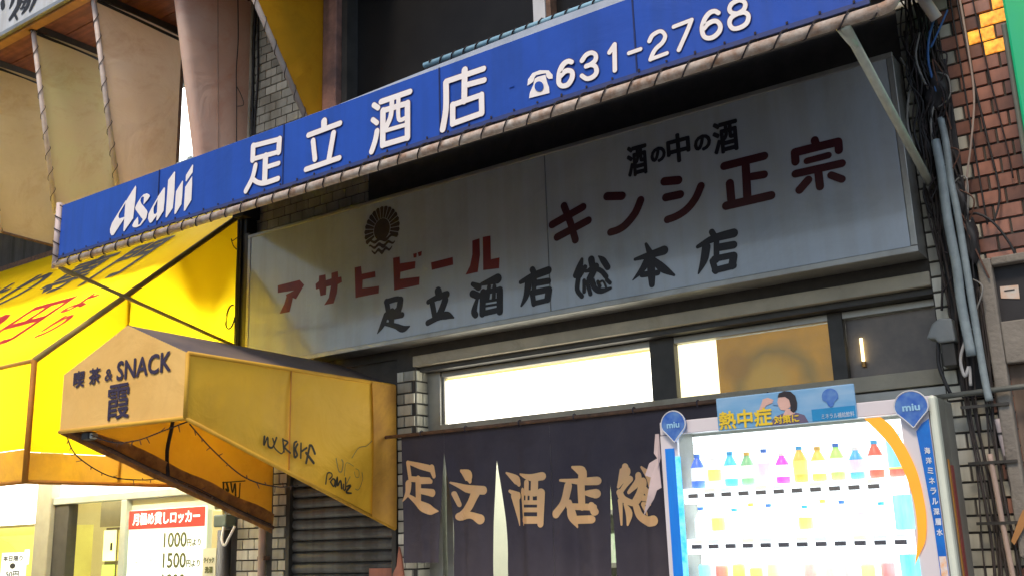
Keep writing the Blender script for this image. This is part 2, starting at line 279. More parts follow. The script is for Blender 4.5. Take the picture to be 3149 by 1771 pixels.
ASAHIBEER = [[[-4.9405,3.0486],[-4.7354,3.0503],[-4.6925,3.0096],[-4.7251,2.9729],[-4.7659,2.9282],[-4.7958,2.9421],[-4.7995,2.9246],[-4.8229,2.8528],[-4.9169,2.8551],[-4.8758,2.9125],[-4.8558,2.9579],[-4.8605,2.974],[-4.7844,2.9888],[-4.9388,2.9973]],[[-4.5891,2.9981],[-4.5608,3.0111],[-4.5573,3.0464],[-4.5005,3.0454],[-4.4959,3.0059],[-4.4478,3.0095],[-4.4483,3.0451],[-4.3926,3.0471],[-4.3882,3.0079],[-4.3605,3.006],[-4.3562,2.9701],[-4.3916,2.9615],[-4.3988,2.907],[-4.4257,2.8471],[-4.5094,2.8486],[-4.47,2.8893],[-4.4511,2.9628],[-4.4912,2.9636],[-4.4944,2.9139],[-4.5428,2.913],[-4.5558,2.9626],[-4.5843,2.9614]],[[-4.2478,3.0446],[-4.194,3.0436],[-4.1862,2.9929],[-4.0767,2.9908],[-4.073,2.9529],[-4.1784,2.954],[-4.1821,2.9028],[-4.0433,2.8937],[-4.0471,2.849],[-4.239,2.8507]],[[-3.9303,3.047],[-3.878,3.0457],[-3.8748,3.0027],[-3.7536,2.9945],[-3.7577,2.9507],[-3.8716,2.9487],[-3.8755,2.9073],[-3.7234,2.8947],[-3.7276,2.8458],[-3.9228,2.8453]],[[-3.7707,3.0425],[-3.7424,3.0427],[-3.7463,3.0155],[-3.7675,3.0167]],[[-3.7354,3.0442],[-3.7038,3.0466],[-3.7077,3.0194],[-3.7287,3.0178]],[[-3.6356,2.9645],[-3.4728,2.9672],[-3.4706,2.9207],[-3.6296,2.9178]],[[-3.3291,3.0372],[-3.2771,3.0404],[-3.2769,2.944],[-3.296,2.8465],[-3.3834,2.846],[-3.3495,2.8933],[-3.3315,2.9543]],[[-3.2544,3.044],[-3.2002,3.0412],[-3.2017,2.9034],[-3.142,2.9029],[-3.1474,2.841],[-3.2575,2.8502]]]
BRUSH = [[[-3.9837,2.7868,0.0396],[-3.9688,2.7194,0.0393]],[[-3.9867,2.785,0.0362],[-3.9022,2.79,0.0347],[-3.8725,2.776,0.0337]],[[-3.8725,2.7783,0.0456],[-3.8848,2.7295,0.0456],[-3.9028,2.7162,0.0423]],[[-3.9658,2.7189,0.0253],[-3.879,2.7125,0.025]],[[-3.9629,2.6884,0.037],[-3.8614,2.6869,0.0366]],[[-3.9387,2.7194,0.0431],[-3.9463,2.6514,0.043]],[[-3.9871,2.7036,0.0419],[-4.0176,2.648,0.0373],[-4.0573,2.6027,0.0065]],[[-4.0054,2.6554,0.0215],[-3.9153,2.6285,0.0335],[-3.8563,2.6017,0.0427],[-3.8034,2.6099,0.0098]],[[-3.5855,2.7862,0.0507],[-3.5766,2.7532,0.0507]],[[-3.6602,2.7329,0.0298],[-3.5834,2.7498,0.0389],[-3.5217,2.7554,0.0442]],[[-3.6292,2.7167,0.0385],[-3.6136,2.6426,0.0384]],[[-3.5335,2.7238,0.0464],[-3.5568,2.6785,0.0462],[-3.5857,2.6339,0.0461]],[[-3.6651,2.61,0.0362],[-3.5857,2.6294,0.0351],[-3.5244,2.6335,0.0476],[-3.4752,2.6128,0.0117]],[[-3.3349,2.7841,0.0264],[-3.2928,2.7594,0.0437]],[[-3.3365,2.7294,0.0437],[-3.2997,2.7103,0.0435]],[[-3.2999,2.7038,0.0185],[-3.3287,2.6299,0.0405],[-3.3188,2.6045,0.0403]],[[-3.2711,2.7733,0.0216],[-3.1604,2.7848,0.0582]],[[-3.2621,2.7237,0.0434],[-3.2712,2.6038,0.0431]],[[-3.1473,2.7177,0.0435],[-3.1517,2.5983,0.0434]],[[-3.2621,2.7237,0.0299],[-3.1472,2.722,0.0296]],[[-3.2712,2.6038,0.0329],[-3.1513,2.6089,0.0326]],[[-3.219,2.7514,0.0276],[-3.2318,2.684,0.0275]],[[-3.1826,2.7452,0.0272],[-3.1902,2.6773,0.0271]],[[-3.248,2.6693,0.0166],[-3.1543,2.6672,0.0165]],[[-3.2489,2.6435,0.0143],[-3.1553,2.6416,0.0141]],[[-2.9264,2.795,0.0369],[-2.9083,2.7579,0.0367]],[[-3.0063,2.7388,0.0246],[-2.9231,2.7584,0.0424],[-2.8244,2.7726,0.0446]],[[-2.9541,2.732,0.0483],[-2.9722,2.6589,0.0379],[-3.0068,2.6076,0.0137]],[[-2.9136,2.7504,0.0305],[-2.9223,2.6676,0.0303]],[[-2.9102,2.716,0.0358],[-2.8273,2.7144,0.0355]],[[-2.9325,2.6608,0.0326],[-2.9251,2.6052,0.0326]],[[-2.9322,2.6671,0.0348],[-2.8247,2.6681,0.0344]],[[-2.8249,2.664,0.0413],[-2.8369,2.6161,0.0413]],[[-2.925,2.6073,0.029],[-2.8323,2.6112,0.0287]],[[-2.6124,2.794,0.0201],[-2.6291,2.7545,0.0403],[-2.6555,2.7146,0.0336]],[[-2.5959,2.7485,0.0298],[-2.6317,2.7083,0.0298]],[[-2.5557,2.7835,0.0394],[-2.5538,2.7367,0.0363],[-2.5925,2.7246,0.0154]],[[-2.5103,2.792,0.0084],[-2.4861,2.7664,0.0341],[-2.4608,2.7241,0.0344]],[[-2.5299,2.7408,0.0393],[-2.5713,2.6809,0.0394]],[[-2.5351,2.7333,0.0276],[-2.4989,2.7101,0.0279],[-2.4731,2.6763,0.0283]],[[-2.6365,2.7091,0.0298],[-2.65,2.6395,0.0287],[-2.6237,2.5973,0.0265]],[[-2.6047,2.6782,0.0227],[-2.6081,2.6199,0.0226]],[[-2.5864,2.6666,0.0248],[-2.5713,2.6013,0.0246]],[[-2.5577,2.6701,0.0332],[-2.5416,2.6256,0.0313],[-2.5053,2.607,0.0307],[-2.4495,2.6122,0.0143]],[[-2.5232,2.6579,0.0208],[-2.513,2.6333,0.0208]],[[-2.4696,2.6591,0.0224],[-2.4523,2.6395,0.0223]],[[-2.5214,2.6493,0.0131],[-2.4929,2.6569,0.0121],[-2.4765,2.6229,0.0128]],[[-2.2331,2.8036,0.017],[-2.2128,2.7485,0.0394]],[[-2.2128,2.7485,0.0415],[-2.2137,2.6593,0.0443],[-2.2156,2.591,0.0325]],[[-2.3004,2.7362,0.0171],[-2.211,2.7441,0.0369],[-2.1361,2.7523,0.0479]],[[-2.2255,2.7264,0.0431],[-2.2644,2.6765,0.0337],[-2.3211,2.6314,0.0049]],[[-2.2038,2.7224,0.0269],[-2.1515,2.6643,0.045],[-2.0907,2.6175,0.0131]],[[-2.2663,2.6503,0.0303],[-2.1789,2.645,0.0301]],[[-1.8757,2.7953,0.0313],[-1.8584,2.7602,0.0311]],[[-1.9551,2.7356,0.0196],[-1.8706,2.7606,0.0385],[-1.7651,2.767,0.0456]],[[-1.9103,2.727,0.0454],[-1.928,2.6633,0.04],[-1.962,2.6027,0.0086]],[[-1.855,2.7517,0.0303],[-1.8637,2.6514,0.0302]],[[-1.8504,2.7115,0.0384],[-1.7703,2.7096,0.0381]],[[-1.8841,2.6513,0.0321],[-1.8724,2.5985,0.032]],[[-1.8752,2.6594,0.032],[-1.7747,2.6601,0.0317]],[[-1.7751,2.6563,0.0393],[-1.7872,2.6103,0.0393]],[[-1.876,2.603,0.033],[-1.7794,2.6089,0.0326]]]
NOREN = [[[-3.8924,1.8317,0.0197],[-3.7962,1.8062,0.0348],[-3.702,1.7813,0.0388]],[[-3.8898,1.8296,0.026],[-3.8771,1.7293,0.0259]],[[-3.7019,1.7869,0.0427],[-3.6831,1.7407,0.0266]],[[-3.8755,1.7369,0.0325],[-3.7228,1.7206,0.0319]],[[-3.8074,1.7254,0.0544],[-3.8089,1.6126,0.0542]],[[-3.7875,1.7148,0.025],[-3.7057,1.7121,0.0247]],[[-3.7832,1.6638,0.032],[-3.6921,1.648,0.0445]],[[-3.8911,1.7111,0.0437],[-3.8992,1.6621,0.0342],[-3.9328,1.6144,0.0066]],[[-3.8993,1.647,0.0161],[-3.7993,1.5897,0.0492],[-3.7158,1.5564,0.0555],[-3.6479,1.5463,0.0083]],[[-3.5066,1.7597,0.0174],[-3.4485,1.7287,0.0681],[-3.433,1.7004,0.0299]],[[-3.5748,1.6992,0.0107],[-3.4738,1.6626,0.0417],[-3.3401,1.6448,0.047]],[[-3.5571,1.6376,0.0285],[-3.5325,1.578,0.0284]],[[-3.3908,1.6366,0.0646],[-3.439,1.5704,0.0572],[-3.5199,1.5159,0.0507]],[[-3.5341,1.5128,0.0455],[-3.4313,1.5162,0.0368],[-3.361,1.4922,0.0539]],[[-3.193,1.7295,0.0108],[-3.1371,1.6907,0.048],[-3.1205,1.6686,0.032]],[[-3.179,1.633,0.0169],[-3.1318,1.606,0.042]],[[-3.1493,1.6068,0.0497],[-3.1337,1.4529,0.0059]],[[-3.1054,1.7171,0.0101],[-3.0242,1.6947,0.0358],[-2.9559,1.6977,0.0435]],[[-3.0511,1.6683,0.0343],[-3.0533,1.6196,0.0343]],[[-2.9989,1.6863,0.0437],[-3.0021,1.617,0.0435]],[[-3.0865,1.6282,0.0355],[-3.0905,1.455,0.0122]],[[-3.0921,1.6198,0.0278],[-2.9644,1.6082,0.0275]],[[-2.9642,1.6134,0.0441],[-2.9717,1.4545,0.0358]],[[-3.0727,1.5684,0.0229],[-2.9665,1.5636,0.0227]],[[-3.0743,1.5303,0.0244],[-2.9683,1.526,0.0242]],[[-3.0852,1.4789,0.0385],[-2.9707,1.4749,0.0381]],[[-3.0494,1.609,0.0156],[-3.0511,1.5709,0.0156]],[[-3.0196,1.6075,0.0194],[-3.0213,1.5695,0.0194]],[[-2.7784,1.7332,0.0139],[-2.7133,1.7036,0.0625],[-2.7133,1.6698,0.0638]],[[-2.8494,1.6708,0.0137],[-2.724,1.6569,0.0345],[-2.621,1.6545,0.0425]],[[-2.8099,1.6413,0.0414],[-2.8391,1.5546,0.0339],[-2.8829,1.5023,0.0459]],[[-2.7244,1.6502,0.0571],[-2.7267,1.5396,0.0568]],[[-2.6954,1.5983,0.021],[-2.6287,1.5916,0.0473]],[[-2.8102,1.5601,0.023],[-2.798,1.4856,0.05],[-2.7746,1.4348,0.0156]],[[-2.8115,1.5365,0.0337],[-2.6405,1.5259,0.0332]],[[-2.6519,1.533,0.0381],[-2.6361,1.5027,0.038]],[[-2.7909,1.4687,0.041],[-2.6519,1.467,0.0405]],[[-2.4664,1.7132,0.0389],[-2.4719,1.6888,0.0635],[-2.5147,1.6188,0.0147]],[[-2.4439,1.6543,0.0324],[-2.4927,1.6045,0.0246],[-2.5101,1.5727,0.0211]],[[-2.3978,1.6679,0.036],[-2.4036,1.6389,0.0367],[-2.4558,1.5896,0.018]],[[-2.3764,1.7074,0.0119],[-2.3242,1.6603,0.0488]],[[-2.3242,1.6603,0.0459],[-2.3275,1.6153,0.0146]],[[-2.3707,1.6306,0.0535],[-2.3965,1.5801,0.0449],[-2.4294,1.5364,0.0364]],[[-2.3619,1.5978,0.0373],[-2.3308,1.5705,0.037]],[[-2.3905,1.5605,0.0288],[-2.3358,1.5515,0.0286]],[[-2.5088,1.5923,0.0335],[-2.4882,1.5586,0.0357],[-2.4406,1.5369,0.0304]],[[-2.5076,1.5529,0.026],[-2.5077,1.436,0.0108]],[[-2.4824,1.5323,0.0169],[-2.4626,1.4893,0.0385],[-2.4738,1.4349,0.0128]],[[-2.4231,1.52,0.0315],[-2.4042,1.471,0.0399],[-2.3544,1.4469,0.0478],[-2.3106,1.4486,0.0504]],[[-2.3854,1.528,0.0245],[-2.3558,1.4788,0.0142]],[[-2.3849,1.5344,0.014],[-2.3268,1.5255,0.0139]]]
TAG = [[[-1.0494,1.9375,0.0124],[-1.052,1.8924,0.0098],[-1.0283,1.9355,0.0098],[-1.0226,1.8907,0.0119],[-0.9928,1.8857,0.0108],[-0.9687,1.9357,0.0122]],[[-0.9942,1.931,0.0088],[-0.985,1.9088,0.0088],[-0.9799,1.8831,0.0082],[-0.9362,1.856,0.007],[-0.9191,1.8665,0.0074]],[[-0.9254,1.9317,0.0117],[-0.9148,1.8667,0.0117]],[[-0.9253,1.9284,0.0093],[-0.89,1.9172,0.0117],[-0.9111,1.8898,0.0116],[-0.8709,1.8622,0.0102]],[[-0.8281,1.9238,0.0111],[-0.8456,1.9096,0.0132],[-0.8417,1.8437,0.013],[-0.8219,1.8545,0.0134],[-0.836,1.8836,0.0134],[-0.821,1.9109,0.0124]],[[-0.7964,1.9156,0.0122],[-0.7968,1.839,0.0122]],[[-0.7954,1.8723,0.0117],[-0.755,1.8943,0.0119]],[[-0.7324,1.9088,0.0149],[-0.7578,1.814,0.0147]],[[-0.7369,1.9052,0.0122],[-0.7185,1.9062,0.0147],[-0.6946,1.8668,0.0159]],[[-0.759,1.8673,0.0158],[-0.7028,1.816,0.0158]],[[-0.6098,1.7078,0.0098],[-0.5988,1.7622,0.0092],[-0.5702,1.7664,0.0076],[-0.5628,1.7496,0.0096],[-0.5841,1.7321,0.0082]],[[-0.5743,1.7187,0.0112],[-0.55,1.6955,0.0092],[-0.5384,1.723,0.013],[-0.5554,1.7362,0.0092],[-0.5743,1.7187,0.011]],[[-0.5356,1.6958,0.0141],[-0.5218,1.7473,0.0105],[-0.5212,1.6995,0.0123],[-0.4972,1.7274,0.0111],[-0.4869,1.6865,0.0146]],[[-0.4725,1.7073,0.0104],[-0.4722,1.6799,0.0096],[-0.4574,1.6836,0.0102],[-0.458,1.7421,0.0104]],[[-0.4477,1.6975,0.0093],[-0.4179,1.7015,0.0134],[-0.4523,1.6665,0.0134],[-0.4126,1.6602,0.0094]]]
TAGF = [[[-0.5327,1.8465,0.0086],[-0.5125,1.7819,0.0082],[-0.488,1.7792,0.0078],[-0.4786,1.8245,0.0089],[-0.4887,1.8414,0.0084]],[[-0.468,1.7556,0.0049],[-0.4539,1.8254,0.004],[-0.3937,1.8101,0.0037]],[[-0.4479,1.7147,0.0063],[-0.4233,1.7499,0.0063]],[[-0.3784,1.7966,0.0034],[-0.353,1.7869,0.0043],[-0.3528,1.7518,0.0041],[-0.3781,1.7511,0.0038],[-0.3884,1.7788,0.0044]],[[-0.3273,1.7771,0.0056],[-0.322,1.7385,0.0055],[-0.3524,1.6819,0.0046],[-0.3827,1.6849,0.0039]],[[-0.4092,1.8551,0.006],[-0.3537,1.9141,0.0055],[-0.2917,1.928,0.0052],[-0.2445,1.9593,0.0057]]]
TAGI = [[[-0.4344,1.7777,0.0134],[-0.4246,1.6972,0.0128],[-0.3927,1.7026,0.0108]],[[-0.4408,1.7776,0.0069],[-0.265,1.7918,0.007]],[[-0.4086,1.7732,0.0152],[-0.3938,1.7279,0.0154],[-0.4135,1.7377,0.0128]],[[-0.3763,1.7739,0.0135],[-0.361,1.7183,0.0106],[-0.3437,1.7746,0.0129],[-0.3332,1.678,0.0134],[-0.314,1.6884,0.0116]],[[-0.3043,1.7755,0.0099],[-0.3074,1.6884,0.0099]]]
FASC = [[[-7.4275,5.6667,0.0576],[-7.4141,5.6259,0.0575]],[[-7.2654,5.6571,0.045],[-7.2729,5.62,0.0467],[-7.3085,5.573,0.0154]],[[-7.1613,5.6199,0.075],[-7.1823,5.5446,0.0601],[-7.2891,5.4713,0.0317]],[[-7.2369,5.5164,0.0276],[-7.1789,5.4375,0.0274]],[[-7.0711,5.5799,0.03],[-7.0853,5.5458,0.0337],[-7.1249,5.5088,0.0182]],[[-7.0116,5.5665,0.0448],[-7.0405,5.5027,0.0476],[-7.1106,5.457,0.0171]],[[-6.9248,5.5355,0.0441],[-6.951,5.4983,0.0474],[-6.9972,5.4468,0.029]],[[-7.138,5.5095,0.0165],[-7.0258,5.4897,0.0164]],[[-7.1812,5.5797,0.0157],[-7.0202,5.5383,0.0155]]]# ------------------------------------------------------------------ palette
m_asphalt = M('asphalt', (0.05, 0.05, 0.052), (0.035, 0.035, 0.037), 30, 0.85, bump=0.4, bscale=200)
m_pave = M('paving', (0.40, 0.38, 0.35), (0.32, 0.305, 0.285), 5, 0.8, bump=0.2)
m_grout = M('grout', (0.075, 0.07, 0.064), (0.05, 0.048, 0.045), 12, 0.9)
m_tile = M('glazed_tile', (0.60, 0.58, 0.49), (0.50, 0.50, 0.43), 9, 0.28, spec=0.5, rnd=0.32, streak=0.2, stain=0.75)
m_tile_r = M('warm_lit_tile', (0.35, 0.16, 0.11), (0.23, 0.115, 0.09), 12, 0.32, spec=0.5, rnd=0.42, streak=0.25, stain=0.8, stainc=(0.35, 0.33, 0.36))  # orange base stands in for warm light on the pier's right columns
m_plaster = M('dark_plaster', (0.10, 0.095, 0.085), (0.065, 0.06, 0.055), 4, 0.9, bump=0.3, streak=0.4)
m_conc = M('concrete', (0.50, 0.46, 0.36), (0.38, 0.35, 0.28), 5, 0.8, bump=0.25, stain=0.7)  # base lightened and yellowed to stand in for light spilling from the shop
m_alu = M('aluminium', (0.42, 0.42, 0.40), (0.34, 0.34, 0.32), 8, 0.42, metal=0.65, stain=0.5)
m_darkframe = M('bronze_frame', (0.075, 0.072, 0.066), (0.05, 0.048, 0.045), 8, 0.5, metal=0.3)
m_pipe = M('white_pipe_paint', (0.62, 0.56, 0.50), (0.34, 0.21, 0.14), 22, 0.55, bump=0.25, bscale=80)
m_pipe_pale = M('pale_pipe', (0.60, 0.64, 0.56), (0.45, 0.48, 0.42), 14, 0.5)
m_rust = M('rusty_steel', (0.20, 0.11, 0.07), (0.09, 0.06, 0.045), 25, 0.8, bump=0.4)
m_rope = M('dark_rope', (0.05, 0.04, 0.045), (0.03, 0.026, 0.03), 40, 0.9)
m_cable = M('black_cable', (0.022, 0.022, 0.025), (0.03, 0.03, 0.034), 20, 0.55)
m_cond = M('blue_grey_conduit', (0.34, 0.41, 0.44), (0.20, 0.25, 0.27), 11, 0.45, stain=0.6)
m_white = M('white_paint', (0.80, 0.79, 0.76), (0.72, 0.71, 0.69), 7, 0.5)
m_black = M('black_paint', (0.02, 0.02, 0.024), (0.03, 0.03, 0.034), 10, 0.6)
G = glass_mat('window_glass', 0.02)

# ------------------------------------------------------------------ ground
g = MB().poly([(-400, -400, -0.12), (400, -400, -0.12), (400, 400, -0.12), (-400, 400, -0.12)]).build('ground', m_asphalt); tag(g, 'dark asphalt street in front of the shops', 'street', kind='structure')
p = MB().box(-40, 20, -2.2, 6, -0.119, 0.0).build('pavement', m_pave, bevel=0.02); tag(p, 'grey paved strip along the shop fronts', 'pavement', kind='structure')

# ------------------------------------------------------------------ the liquor store building
bld = thing('tiled_shop_building', 'tiled two storey liquor shop building behind the blue canopy', 'building', (-3.0, 0, 0))
for nm, q in (('pier', (-0.95, -0.44, 0, 0.4, 0, 6.4)), ('pier', (-4.06, -3.92, 0, 0.4, 0, 2.47)), ('pier', (-5.62, -4.995, 0, 0.4, 0, 2.47)),
              ('wall_band', (-5.62, -0.95, 0, 0.4, 2.47, 3.98)), ('shutter_head', (-4.995, -4.06, 0.02, 0.4, 2.2, 2.47)),
              ('upper_wall', (-5.62, -4.70, 0, 0.4, 3.98, 6.4)), ('upper_band', (-4.70, -0.95, 0, 0.4, 5.9, 6.4))):
    bx(nm, m_grout, bld, *q)
# tiles
TW, TH, J = 0.108, 0.060, 0.008
def tile_mesh(mat, nm):
    b = bmesh.new(); bmesh.ops.create_cube(b, size=1.0)
    for v in b.verts: v.co = Vector((v.co.x * TW, v.co.y * 0.010, v.co.z * TH))
    for v in b.verts:
        if v.co.y < 0: v.co.x *= 0.965; v.co.z *= 0.94
    me = bpy.data.meshes.new(nm); b.to_mesh(me); b.free(); me.materials.append(mat); return me
tmesh = tile_mesh(m_tile, 'tile'); tmesh_r = tile_mesh(m_tile_r, 'tile_warm_lit')
m_amber = M('amber_glint', (1.0, 0.46, 0.05), (0.30, 0.07, 0.01), 26, 0.3, es=0.75)  # glowing tiles added for an orange lamp's glint on the pier
tmesh_a = tile_mesh(m_amber, 'glint_tile')
cells = []
def tile_area(x0, x1, z0, z1, prio, me_fn, face='front', fx=None):
    r = 0; z = z0
    while z + TH <= z1 + 1e-6:
        x = x0 - (0 if r % 2 else (TW + J) / 2)
        while x < x1 - 0.012:
            a, b_ = max(x, x0), min(x + TW, x1)
            hid = x0 < -0.9 and x0 > -1 and (a > -0.70 and 1.45 < z < 2.41)
            if b_ - a > 0.018 and not hid: cells.append((prio, a, b_, z, face, fx, me_fn((a + b_) / 2)))
            x += TW + J
        z += TH + J; r += 1
one = lambda x: tmesh
tile_area(-5.60, -4.71, 4.02, 5.56, 2, one)                                    # upper left wall
tile_area(-0.945, -0.445, 1.15, 3.95, 0, lambda x: tmesh_r if x > -0.74 else tmesh)   # right pier
tile_area(-4.055, -3.922, 1.10, 2.40, 1, one)
tile_area(-5.13, -5.0, 1.10, 2.40, 1, one)
tile_area(-5.47, -5.25, 1.10, 1.75, 1, one)
tile_area(0.004, 0.115, 1.10, 2.40, 1, one, 'side', -3.92)                     # door reveal
tile_area(-5.60, -4.3, 3.47, 3.80, 3, one)
tile_area(-0.945, -0.445, 0.02, 1.14, 4, one)
cells.sort(key=lambda c: (c[0], (c[1] + 5.3) ** 2 + (c[3] - 4.7) ** 2 if c[0] == 2 else 0))   # largest in view first
rest = MB(); nt_ = 0
o0 = ORG[bld.name]
for (prio, a, b_, z, face, fx, me) in cells:
    if nt_ < 300:
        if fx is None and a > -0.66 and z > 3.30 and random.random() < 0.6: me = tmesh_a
        o = bpy.data.objects.new('glint_tile' if me is tmesh_a else 'tile', me); C.objects.link(o); o.parent = bld; nt_ += 1
        jit = random.uniform(-0.0012, 0.0012)
        if face == 'front': o.location = Vector(((a + b_) / 2, -0.0045 + jit, z + TH / 2)) - o0
        else: o.location = Vector((fx + 0.0045 + jit, (a + b_) / 2, z + TH / 2)) - o0; o.rotation_euler.z = math.pi / 2
        o.scale.x = (b_ - a) / TW
        o.rotation_euler.x += random.uniform(-0.012, 0.012)
    else:
        if face == 'front': rest.box(a, b_, -0.0095, 0.0, z, z + TH)
        else: rest.box(fx, fx + 0.0095, a, b_, z, z + TH)
if rest.v: r_ = rest.build('tile_field', m_tile, bld); r_['kind'] = 'stuff'
# lintel beam, shop front frame
bx('lintel', m_conc, bld, -3.93, -0.95, -0.012, 0.30, 2.405, 2.469, 0.004)
bx('lintel_soffit', m_darkframe, bld, -3.92, -0.95, 0.03, 0.25, 2.375, 2.403)
# shop-front: transom windows
sf = thing('glazed_storefront', 'aluminium framed shop front with three transom windows above the door curtain', 'shop front', (-2.4, 0.12, 0))
for x0, x1, z0, z1, nm, mt in ((-3.915, -3.815, 0.0, 2.375, 'jamb', m_alu), (-2.40, -2.26, 0.0, 2.375, 'mullion', m_darkframe),
                               (-1.455, -1.385, 1.98, 2.375, 'mullion', m_darkframe)):
    bx(nm, mt, sf, x0, x1, 0.105, 0.20, z0, z1, 0.003)
bx('head_rail', m_alu, sf, -3.81, -0.955, 0.112, 0.19, 2.338, 2.372, 0.003)
bx('transom_rail', m_conc, sf, -3.815, -0.955, 0.098, 0.21, 1.985, 2.055, 0.004)
bx('lower_rail', m_alu, sf, -3.812, -0.955, 0.102, 0.2, 1.93, 1.978, 0.003)
# window 1: frosted, brightly lit from inside
m_lit = M('lit_frosted_pane', (0.9, 0.88, 0.8), (0.95, 0.94, 0.9), 1.5, 0.4, es=2.3, ec=(1.0, 0.95, 0.80))
w1 = bx('window_pane', m_lit, sf, -3.80, -2.405, 0.150, 0.156, 2.058, 2.335); w1['label'] = 'brightly lit frosted pane'
bx('blind_edge', M('yellow_blind', (0.8, 0.6, 0.2), (0.9, 0.75, 0.35), 4, 0.6, es=0.55), sf, -3.798, -2.407, 0.142, 0.149, 2.322, 2.3345)
bx('pane_bead', m_alu, sf, -3.812, -3.796, 0.125, 0.16, 2.057, 2.336)
# window 2: lit strip and sepia poster
m_lit2 = M('lit_strip', (0.9, 0.85, 0.6), (0.95, 0.9, 0.7), 3, 0.4, es=0.9, ec=(1.0, 0.88, 0.50))
bx('window_pane', m_lit2, sf, -2.258, -2.045, 0.150, 0.156, 2.058, 2.335)
pst = thing('sepia_poster', 'faded sepia poster with a dim head shape in the second transom window', 'poster', (-1.75, 0.15, 2.06))
m_sep = M('sepia_print', (0.42, 0.215, 0.028), (0.30, 0.17, 0.035), 6, 0.6, es=0.30)  # own glow stands in for window light coming through the sheet
def soft_print(m, spots):
    """blurred printed shapes: (x, z, radius x, radius z, inner, outer, colour) in the sheet's own coordinates"""
    t = m.node_tree; n = t.nodes; l = t.links; b = [q for q in n if q.type == 'BSDF_PRINCIPLED'][0]; tc = n.new('ShaderNodeTexCoord')
    col = b.inputs['Base Color'].links[0].from_socket
    nz = n.new('ShaderNodeTexNoise'); nz.inputs['Scale'].default_value = 14; l.new(tc.outputs['Object'], nz.inputs['Vector'])
    ad_ = n.new('ShaderNodeMix'); ad_.data_type = 'VECTOR'; ad_.inputs[0].default_value = 0.04; l.new(tc.outputs['Object'], ad_.inputs[4]); l.new(nz.outputs['Color'], ad_.inputs[5])
    for x, z, rx, rz, a0, a1, c in spots:
        mp = n.new('ShaderNodeMapping'); mp.inputs['Location'].default_value = (-x / rx, 0, -z / rz); mp.inputs['Scale'].default_value = (1 / rx, 0.01, 1 / rz)
        l.new(ad_.outputs[1], mp.inputs[0]); ln = n.new('ShaderNodeVectorMath'); ln.operation = 'LENGTH'; l.new(mp.outputs[0], ln.inputs[0])
        rp = n.new('ShaderNodeValToRGB'); cr = rp.color_ramp; cr.elements[0].position = 0; cr.elements[1].position = 1
        cr.elements[0].color = ((0, 0, 0, 1) if a0 > 0 else (0.8, 0.8, 0.8, 1)); cr.elements[1].color = (0, 0, 0, 1)
        q = cr.elements.new(max(a0, 0.02)); q.color = (0, 0, 0, 1) if a0 > 0 else (0.8, 0.8, 0.8, 1)
        q = cr.elements.new((max(a0, 0) + a1) / 2); q.color = (0.8, 0.8, 0.8, 1)
        q = cr.elements.new(a1); q.color = (0, 0, 0, 1)
        l.new(ln.outputs['Value'], rp.inputs[0]); mx = n.new('ShaderNodeMix'); mx.data_type = 'RGBA'
        l.new(rp.outputs[0], mx.inputs[0]); l.new(col, mx.inputs[6]); mx.inputs[7].default_value = tuple(c) + (1,); col = mx.outputs[2]
    l.new(col, b.inputs['Base Color']); l.new(col, b.inputs['Emission Color'])
soft_print(m_sep, [(0.02, 0.02, 0.24, 0.24, 0.45, 0.98, (0.16, 0.12, 0.04)), (-0.02, 0.05, 0.15, 0.14, 0, 0.95, (0.36, 0.23, 0.05)), (-0.17, 0.14, 0.10, 0.10, 0, 0.95, (0.24, 0.13, 0.03))])
bx('sheet', m_sep, pst, -2.043, -1.46, 0.150, 0.154, 2.06, 2.334)
bx('window_pane', G, sf, -2.257, -1.457, 0.140, 0.1425, 2.058, 2.336)
# window 3: dim pane, hazy reflections painted in as lighter patches; added lamp glint
m_dim = M('hazy_reflection_glass', (0.24, 0.20, 0.17), (0.10, 0.09, 0.09), 4, 0.35, spec=0.5, stain=0.5)
bx('window_pane', m_dim, sf, -1.384, -0.956, 0.148, 0.154, 2.058, 2.337)
lm = thing('lamp_glint', 'small glowing tube added for a lamp glint on the third transom pane', 'lamp', (-1.315, 0.12, 2.10))
MB().tube([(-1.317, 0.136, 2.13), (-1.317, 0.136, 2.24)], 0.007, 8).build('glint_tube', M('glint_glow', (1, 0.8, 0.35), None, 5, 0.5, es=2.2, ec=(1.0, 0.78, 0.35)), lm)  # added tube, stands in for the glint of a lamp on the glass
MB().tube([(-1.317, 0.136, 2.105), (-1.317, 0.136, 2.13)], 0.011, 8).build('glint_foot', M('glint_brass', (0.45, 0.25, 0.08), None, 5, 0.4, metal=0.6), lm)
# door: glazed sliding leaves behind the curtain, and the lit shop inside
m_int = M('lit_shop_wall', (0.80, 0.80, 0.68), (0.7, 0.72, 0.62), 3, 0.7)
room = thing('shop_interior', 'bright shop room glimpsed through the curtain slits', 'room', (-2.4, 1.6, 0))
bx('back_wall', m_int, room, -3.9, -0.96, 1.9, 2.0, 0, 2.38); bx('side_wall', m_int, room, -3.99, -3.93, 0.41, 1.9, 0, 2.38)
bx('ceiling', m_int, room, -3.92, -0.96, 0.41, 1.9, 2.48, 2.53); bx('side_wall', m_int, room, -0.95, -0.90, 0.41, 1.9, 0, 2.38)
bx('ceiling_lamp', M('tube_lamp', (1, 1, 1), None, 3, 0.5, es=6.0, ec=(1.0, 0.97, 0.86)), room, -3.6, -1.3, 0.8, 1.2, 2.42, 2.46)
shelf_cols = [(0.55, 0.75, 0.9), (0.85, 0.9, 0.92), (0.5, 0.72, 0.45), (0.8, 0.8, 0.5), (0.9, 0.9, 0.88), (0.35, 0.5, 0.3)]
sh = thing('bottle_shelf', 'shelves of goods standing inside the lit liquor shop', 'shelf', (-2.6, 1.6, 0))
